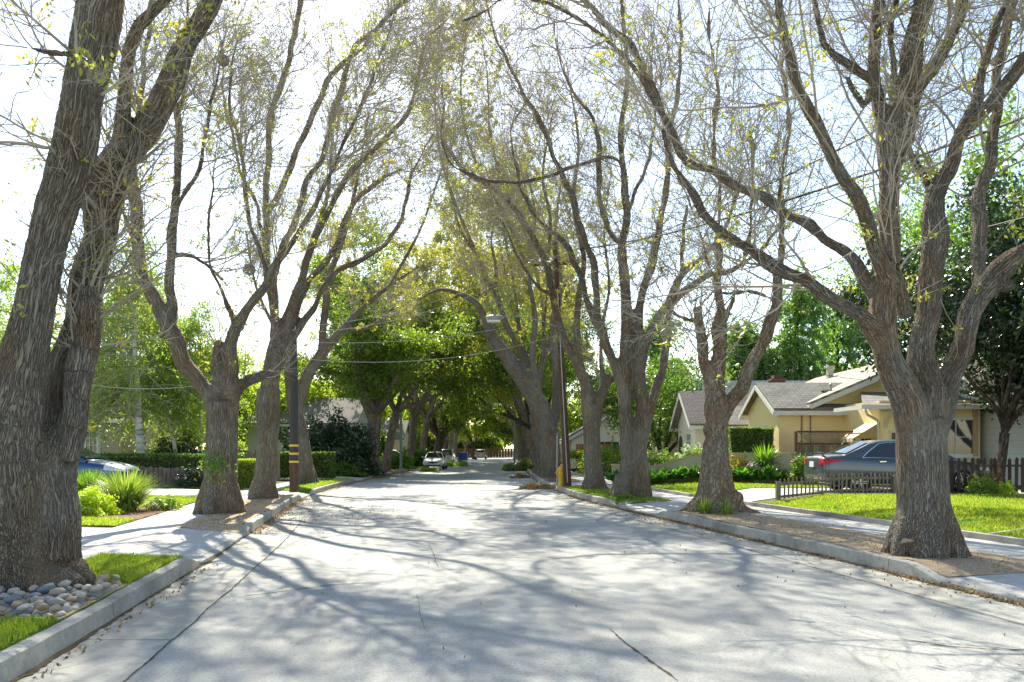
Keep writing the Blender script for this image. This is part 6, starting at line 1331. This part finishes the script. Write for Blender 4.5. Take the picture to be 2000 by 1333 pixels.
# ---------------------------------------------------------------- poles, lamps, hydrant, signs, cables
root = empty('utility_pole', P0(574, 962, 28.3), 'dark utility pole with three yellow bands by the left pavement', 'utility pole')
b = np.array(P0(574, 962, 28.3)); lo = m_plain('pole_creosote', (.045, .042, .042), .7)
part(MB().tube([b, b + [0, 0, .98]], [.155, .15], 14), 'lower_shaft', POLEW, root, angle=40)
part(MB().tube([b + [0, 0, .985], b + [.01, 0, 3.5], b + [-.03, 0, 5.9]], [.152, .135, .12], 14), 'shaft', lo, root, angle=40)
for z in (1.02, 1.30, 1.58): part(MB().tube([b + [0, 0, z], b + [0, 0, z + .07]], .163, 14), 'reflective_band', YBAND, root, angle=40)
root = empty('utility_pole', P0(1109, 950, 32), 'brown wooden utility pole leaning slightly beside the hydrant', 'utility pole')
b = np.array(P0(1109, 950, 32)); tp = PX(1083, 470, 32)
part(MB().tube([b - [0, 0, .1], b * .75 + tp * .25, b * .5 + tp * .5, tp], [.16, .145, .125, .09], 14), 'shaft', POLEW, root, angle=40)
ca, cb = PX(1033, 518, 31.8), PX(1132, 513, 31.8); part(MB().bar(ca, cb, .10, .12), 'crossarm', POLEW, root)
for t in (.02, .25, .75, .97): q = ca * (1 - t) + cb * t; part(MB().lathe([(.03, 0), (.05, .05), (.035, .08), (.05, .12), (.02, .16)], q + [0, 0, .06], 8), 'insulator', CER, root)
part(MB().tube([b + [-.02, -.17, .2], (b * .5 + tp * .5) + [0, -.16, 0], tp * .8 + b * .2 + [0, -.13, 0]], .018, 5), 'conduit', CABLE_L, root)
la = PX(1092, 640, 31.8); lb = PX(985, 618, 29.5)
arm = part(MB().tube([la, PX(1060, 628, 31), PX(1020, 619, 30.2), lb], [.022, .018, .017, .016], 8), 'lamp_arm', STEEL, root, smooth=True)
q = PX(966, 624, 29.3); lh = part(MB().blob(q + [0, 0, .06], (.34, .17, .10), 3).box(q[0] - .05, q[0] + .05, q[1] - .05, q[1] + .05, q[2] + .14, q[2] + .22), 'lamp_head', STEEL, root, smooth=True)
MB().box(q[0] - .27, q[0] + .20, q[1] - .11, q[1] + .11, q[2] - .10, q[2] - .03).build('lamp_lens', m_plain('lamp_lens_glass', (.75, .74, .68), .2), lh)
root = empty('lamp_post', P0(783, 916, 62), 'slim grey-green lamp post by the left kerb before the parked cars', 'lamp post'); b = np.array(P0(783, 916, 62))
part(MB().tube([b, b + [0, 0, 5.6]], [.11, .07], 12), 'shaft', GREENPOLE, root, angle=40); part(MB().lathe([(.2, 0), (.2, .08), (.12, .14), (.11, .4)], b, 12), 'base', GREENPOLE, root, angle=40)
part(MB().tube([b + [0, 0, 5.5], b + [.3, 0, 5.75], b + [1.2, 0, 5.85]], .035, 6), 'lamp_arm', GREENPOLE, root); part(MB().blob(b + [1.4, 0, 5.83], (.3, .13, .09), 2), 'lamp_head', STEEL, root, smooth=True)
root = empty('lamp_post', P0(1005, 906, 100), 'far thin lamp post beyond the green brush pile', 'lamp post'); b = np.array(P0(1005, 906, 100)); part(MB().tube([b, b + [0, 0, 6.5]], [.12, .09], 8), 'shaft', GREENPOLE, root); part(MB().blob(b + [-.3, 0, 6.5], (.5, .15, .1), 1), 'lamp_head', STEEL, root)
root = empty('sign_post', P0(1088, 947, 34), 'thin steel sign post seen edge-on beside the yellow hydrant', 'sign post'); b = np.array(P0(1088, 947, 34))
part(MB().tube([b, b + [0, 0, 2.1]], .03, 8), 'post', STEEL, root); part(MB().box(b[0] - .012, b[0] + .012, b[1] - .22, b[1] + .22, 1.75, 2.3), 'sign_plate', STEEL, root)
# hydrant
b = np.array(P0(1096, 949, 32.3)); root = empty('fire_hydrant', b, 'yellow fire hydrant on the right verge', 'fire hydrant')
part(MB().lathe([(.17, 0), (.17, .05), (.115, .07), (.11, .42), (.14, .44), (.14, .50), (.115, .52), (.115, .66)], b, 18), 'barrel', HYDR, root, angle=35)
part(MB().lathe([(.15, .66), (.15, .70), (.12, .74), (.08, .81), (.04, .83), (.03, .84), (.03, .88)], b, 18), 'bonnet', HYDR, root, angle=35)
for sg in (-1, 1): part(MB().lathe([(.055, sg * .09), (.055, sg * .16), (.07, sg * .165), (.07, sg * .20), (.03, sg * .205), (.03, sg * .23)], b + [0, 0, .56], 12, 0), 'outlet', HYDR, root, angle=35)
part(MB().lathe([(.075, -.09), (.075, -.17), (.09, -.175), (.09, -.21), (.035, -.215), (.035, -.24)], b + [0, 0, .50], 14, 1), 'pumper_outlet', HYDR, root, angle=35)
def sag(a, b, s, n=24): a, b = np.array(a, float), np.array(b, float); t = np.linspace(0, 1, n)[:, None]; P = a + (b - a) * t; P[:, 2] -= (4 * s * t * (1 - t))[:, 0]; return P
def cable(a, b, s, r, mat, label, name='cable'): return MB().tube(sag(a, b, s), r, 6, True).thing(name, mat, label, 'cable', 'overhead cables')
top = PX(1083, 480, 31.8)
cable(PX(2000, 265, 14) + (PX(2000, 265, 14) - PX(1750, 385, 19)) * .8, top + [.3, 0, -.2], .5, .024, CABLE, 'thick black overhead cable crossing the big grey tree')
cable(PX(2000, 125, 13) + (PX(2000, 125, 13) - PX(1775, 265, 17)) * .8, cb + [0, 0, .1], .4, .016, CABLE, 'upper black cable passing high behind the big grey tree')
cable(PX(2000, 290, 14) + (PX(2000, 290, 14) - PX(1750, 400, 19)) * .8, top + [.3, 0, -.5], .5, .010, CABLE, 'thin cable just below the thick black one')
cable(PX(2000, 425, 15), PX(1300, 565, 29), .2, .009, CABLE, 'thin dark cable running low through the big grey tree')
cable(PX(1700, 745, 31) + [0, -.2, 0], top + [.2, 0, -1.4], .7, .010, CABLE, 'service cable from the wooden pole to the yellow house mast')
cable(PX(1330, 790, 38.5), top + [.2, 0, -1.6], .5, .010, CABLE, 'service cable from the wooden pole to the cream cottage')
PT = np.array(P0(574, 962, 28.3)) + [0, 0, 0]
cable(ca + [0, 0, .1], PX(575, 640, 28.3) + [0, -.1, 0], .5, .009, CABLE_L, 'pale cable from the crossarm to the yellow-banded pole, uppermost')
cable(ca + [.3, 0, .05], PX(575, 652, 28.3) + [0, -.1, 0], .6, .009, CABLE_L, 'pale cable just below the uppermost one over the street')
cable(PX(985, 640, 32), PX(575, 668, 28.3) + [0, -.1, 0], .25, .008, CABLE_L, 'pale cable crossing the street at lamp-head height')
cable(PX(1090, 655, 32), PX(575, 700, 28.3) + [0, -.1, 0], .5, .009, CABLE_L, 'lowest pale cable crossing the street')
cable(PX(575, 700, 28.3), PX(120, 742, 24), .6, .010, CABLE_L, 'pale service cable running left before the birches')
cable(PX(575, 640, 28.3), PX(-200, 560, 26), .6, .009, CABLE, 'dark cable running left behind the double trunk')
cable(ca + [.1, 0, .1], (-9, 110, 9.5), 1.0, .012, CABLE_L, 'pale cable running away down the street')
# nests
for c0, lab in ((PX(436, 118, 18.6), 'small round nest high in the stump tree'), (PX(487, 527, 18.2), 'reddish twig nest in the stump tree near its right fork')):
    g_ = np.random.default_rng(int(c0[2] * 100)); k = 160; d = norm(g_.normal(size=(k, 3))); o_ = c0 + d * .10; a = norm(np.cross(d, g_.normal(size=(k, 3)))) * .10
    P = np.stack([o_ - a, o_ + d * .01, o_ + a], 1); V, F = tubes(P, np.full((k, 3), .005), 3); prop(obj('bird_nest', V, [F], TWIG, None, tuple(c0)), lab, 'nest')

# ---------------------------------------------------------------- background trees
weeping_tree(P0(278, 950, 33), 61, 9.5, 'white-trunked birch rising above the low hedge', .20, n_str=330, n_leaf=15000, group='birch trees', zl=.25)
weeping_tree(P0(350, 950, 36), 62, 8.5, 'slim birch between the white-trunked one and the stump tree', .10, n_str=380, n_leaf=24000, group='birch trees', zl=.15)
weeping_tree(P0(195, 950, 34), 63, 8.0, 'pale birch close to the french doors', .11, n_str=300, n_leaf=14000, group='birch trees', zl=.3)
weeping_tree(P0(392, 945, 38), 64, 8.0, 'birch just left of the stump tree trunk', .10, n_str=380, n_leaf=24000, group='birch trees', zl=.1)
weeping_tree(P0(-30, 950, 36), 65, 9.0, 'leafy birch left of the beige house', .14, n_str=400, n_leaf=24000, group='birch trees', zl=.2)
weeping_tree(P0(330, 950, 52), 66, 10, 'tall leafy birch behind the garden fence', .2, LEAF_BRIGHT, BIRCH, 480, 34000, 'birch trees', .08, .4, zl=.15)
def bg(px, Y, H, seed, label, lmat, n=16000, ls=.15, grp='garden trees', lean=(0, 0), rad=.3, z=.2, **kw): return clump_tree(P0(px, 900, Y, z), seed, H, lean, label, rad, lmat, BARK_DARK, ls, n, grp, 6, .7, kw.pop('cr', (1.4, 1.4, 1.0)), kw.pop('ncl', 70), kw.pop('fork', .2), **kw)
bg(60, 58, 9.5, 71, 'green garden tree far left behind the double trunk', LEAF_BRIGHT, 16000)
bg(430, 60, 8, 72, 'bright green garden tree behind the stump tree', LEAF_BRIGHT, 16000)
bg(520, 66, 7.5, 73, 'bright green garden tree seen between the second and third left trunks', LEAF_BRIGHT, 16000)
bg(610, 84, 9, 74, 'green garden tree behind the white house', LEAF_BRIGHT, 14000, .2)
bg(700, 88, 9, 75, 'light green tree behind the flared evergreen', LEAF_BRIGHT, 16000, .2)
bg(790, 105, 10, 76, 'light green tree glowing behind the brown trunks', LEAF_BRIGHT, 16000, .22)
bg(870, 118, 9, 77, 'yellow-green tree above the blue container', LEAF_BRIGHT, 16000, .24, fork=.3)
bg(925, 150, 11, 78, 'bright tree closing the left end of the street', LEAF_BRIGHT, 18000, .28)
bg(1010, 150, 10, 79, 'green tree closing the right end of the street', LEAF_CAMPHOR, 16000, .28)
bg(1060, 105, 8, 80, 'dark garden tree beyond the right kerb trunks', LEAF_CAMPHOR, 12000, .2)
bg(1180, 78, 6.5, 81, 'small garden tree behind the grey-roofed bungalow', LEAF_BRIGHT, 12000, .16)
bg(1295, 46, 5.3, 82, 'dense dark green tree left of the cream cottage', LEAF_HEDGE, 16000, .10, fork=.15, cr=(.9, .9, .9))
bg(1215, 70, 7.5, 83, 'dark conifer-like tree behind the twin trunks', LEAF_HEDGE, 10000, .14)
weeping_tree(P0(1330, 900, 74, .3), 84, 13, 'hazy weeping tree above the blue roof', .25, LEAF_WILLOW, BARK_DARK, 420, 24000, 'weeping trees', .12, .3, 'weeping_tree', (1.6, 4.4))
weeping_tree(P0(1440, 900, 62, .3), 85, 10.5, 'green weeping tree above the cream cottage roof', .25, LEAF_WILLOW, BARK_DARK, 480, 34000, 'weeping trees', .11, .38, 'weeping_tree', (1.6, 4.2), zl=.1)
weeping_tree(P0(1545, 900, 60, .3), 86, 13.5, 'tallest weeping tree behind the brick chimney', .3, LEAF_WILLOW, BARK_DARK, 560, 44000, 'weeping trees', .11, .34, 'weeping_tree', (1.8, 4.8), zl=.1)
weeping_tree(P0(1640, 900, 66, .3), 87, 13, 'weeping tree behind the tan roof', .3, LEAF_WILLOW, BARK_DARK, 480, 34000, 'weeping trees', .12, .33, 'weeping_tree', (1.8, 4.8), zl=.1)
weeping_tree(P0(1750, 900, 72, .3), 88, 16, 'weeping tree seen through the big grey tree', .3, LEAF_WILLOW, BARK_DARK, 420, 26000, 'weeping trees', .12, .3, 'weeping_tree', (1.8, 4.8))
clump_tree((14.6, 24.6, .45), 89, 7.6, (.22, .05), 'dark glossy magnolia behind the tall picket fence', .17, LEAF_DARK, BARK_DARK, .085, 46000, None, 7, .42, (.75, .75, .7), 170, .22, TWIG_DARK, 2.9, 'magnolia_tree', .2, -.02, .45, .2)
clump_tree((17.8, 25.0, .45), 90, 8.2, (0, 0), 'dense dark magnolia at the right edge of the picture', .2, LEAF_DARK, BARK_DARK, .085, 56000, None, 8, .6, (.9, .9, .8), 190, .12, TWIG_DARK, 1.0, 'magnolia_tree', .2, -.02, .45, .2)
bg(1850, 44, 14.5, 91, 'tall loose green tree behind the right half of the big grey tree', LEAF_GARDEN, 15000, .12, rad=.28, cr=(1.0, 1.0, .7), ncl=60, fork=.3)
bg(1985, 38, 13.5, 92, 'tall green tree rising beyond the right edge magnolia', LEAF_GARDEN, 18000, .12, rad=.28, cr=(1.1, 1.1, .8), ncl=60, fork=.25)
# masses of trees closing the far end: one object each side would still be countless
def woods(name, x0, x1, y0, y1, h, n, lmat, seed, size=.35):
    rng = np.random.default_rng(seed); k = int((x1 - x0) / 5) + 1; C = []
    for i in range(k * 3):
        c = np.array([x0 + (x1 - x0) * rng.random(), y0 + (y1 - y0) * rng.random(), h * (.3 + .45 * rng.random())]); d = norm(rng.normal(size=(n // (k * 3), 3))); C.append(c + d * (.5 + .5 * rng.random((len(d), 1))) * np.array([3.5, 3, h * .32]))
    Q = np.concatenate(C); Q[:, 2] = np.maximum(Q[:, 2], .3); V, F = rand_leaves(Q, size, rng, wr=.6); o = obj(name, V, [F], lmat, None, (float((x0 + x1) / 2), float(y0), 0)); o['kind'] = 'stuff'; return o
woods('distant_woods', -120, -22, 110, 135, 9, 52000, LEAF_BIRCH, 1); woods('distant_woods', 14, 140, 100, 135, 9, 60000, LEAF_WILLOW, 2)
woods('distant_woods', -24, 22, 176, 195, 8, 26000, LEAF_CAMPHOR, 3, .4)
woods('distant_woods', -70, -30, 56, 75, 7.5, 26000, LEAF_BRIGHT, 4, .22); woods('distant_woods', 26, 70, 50, 75, 8, 26000, LEAF_WILLOW, 5, .22)
root = empty('far_fence', (0, 172, .2), 'far dark board fence closing the end of the street', 'fence'); m = MB(); [m.box(-16 + i * .6, -15.45 + i * .6, 172, 172.05, .1, 2.0) for i in range(56)]; part(m, 'boards', WOOD_BROWN, root)
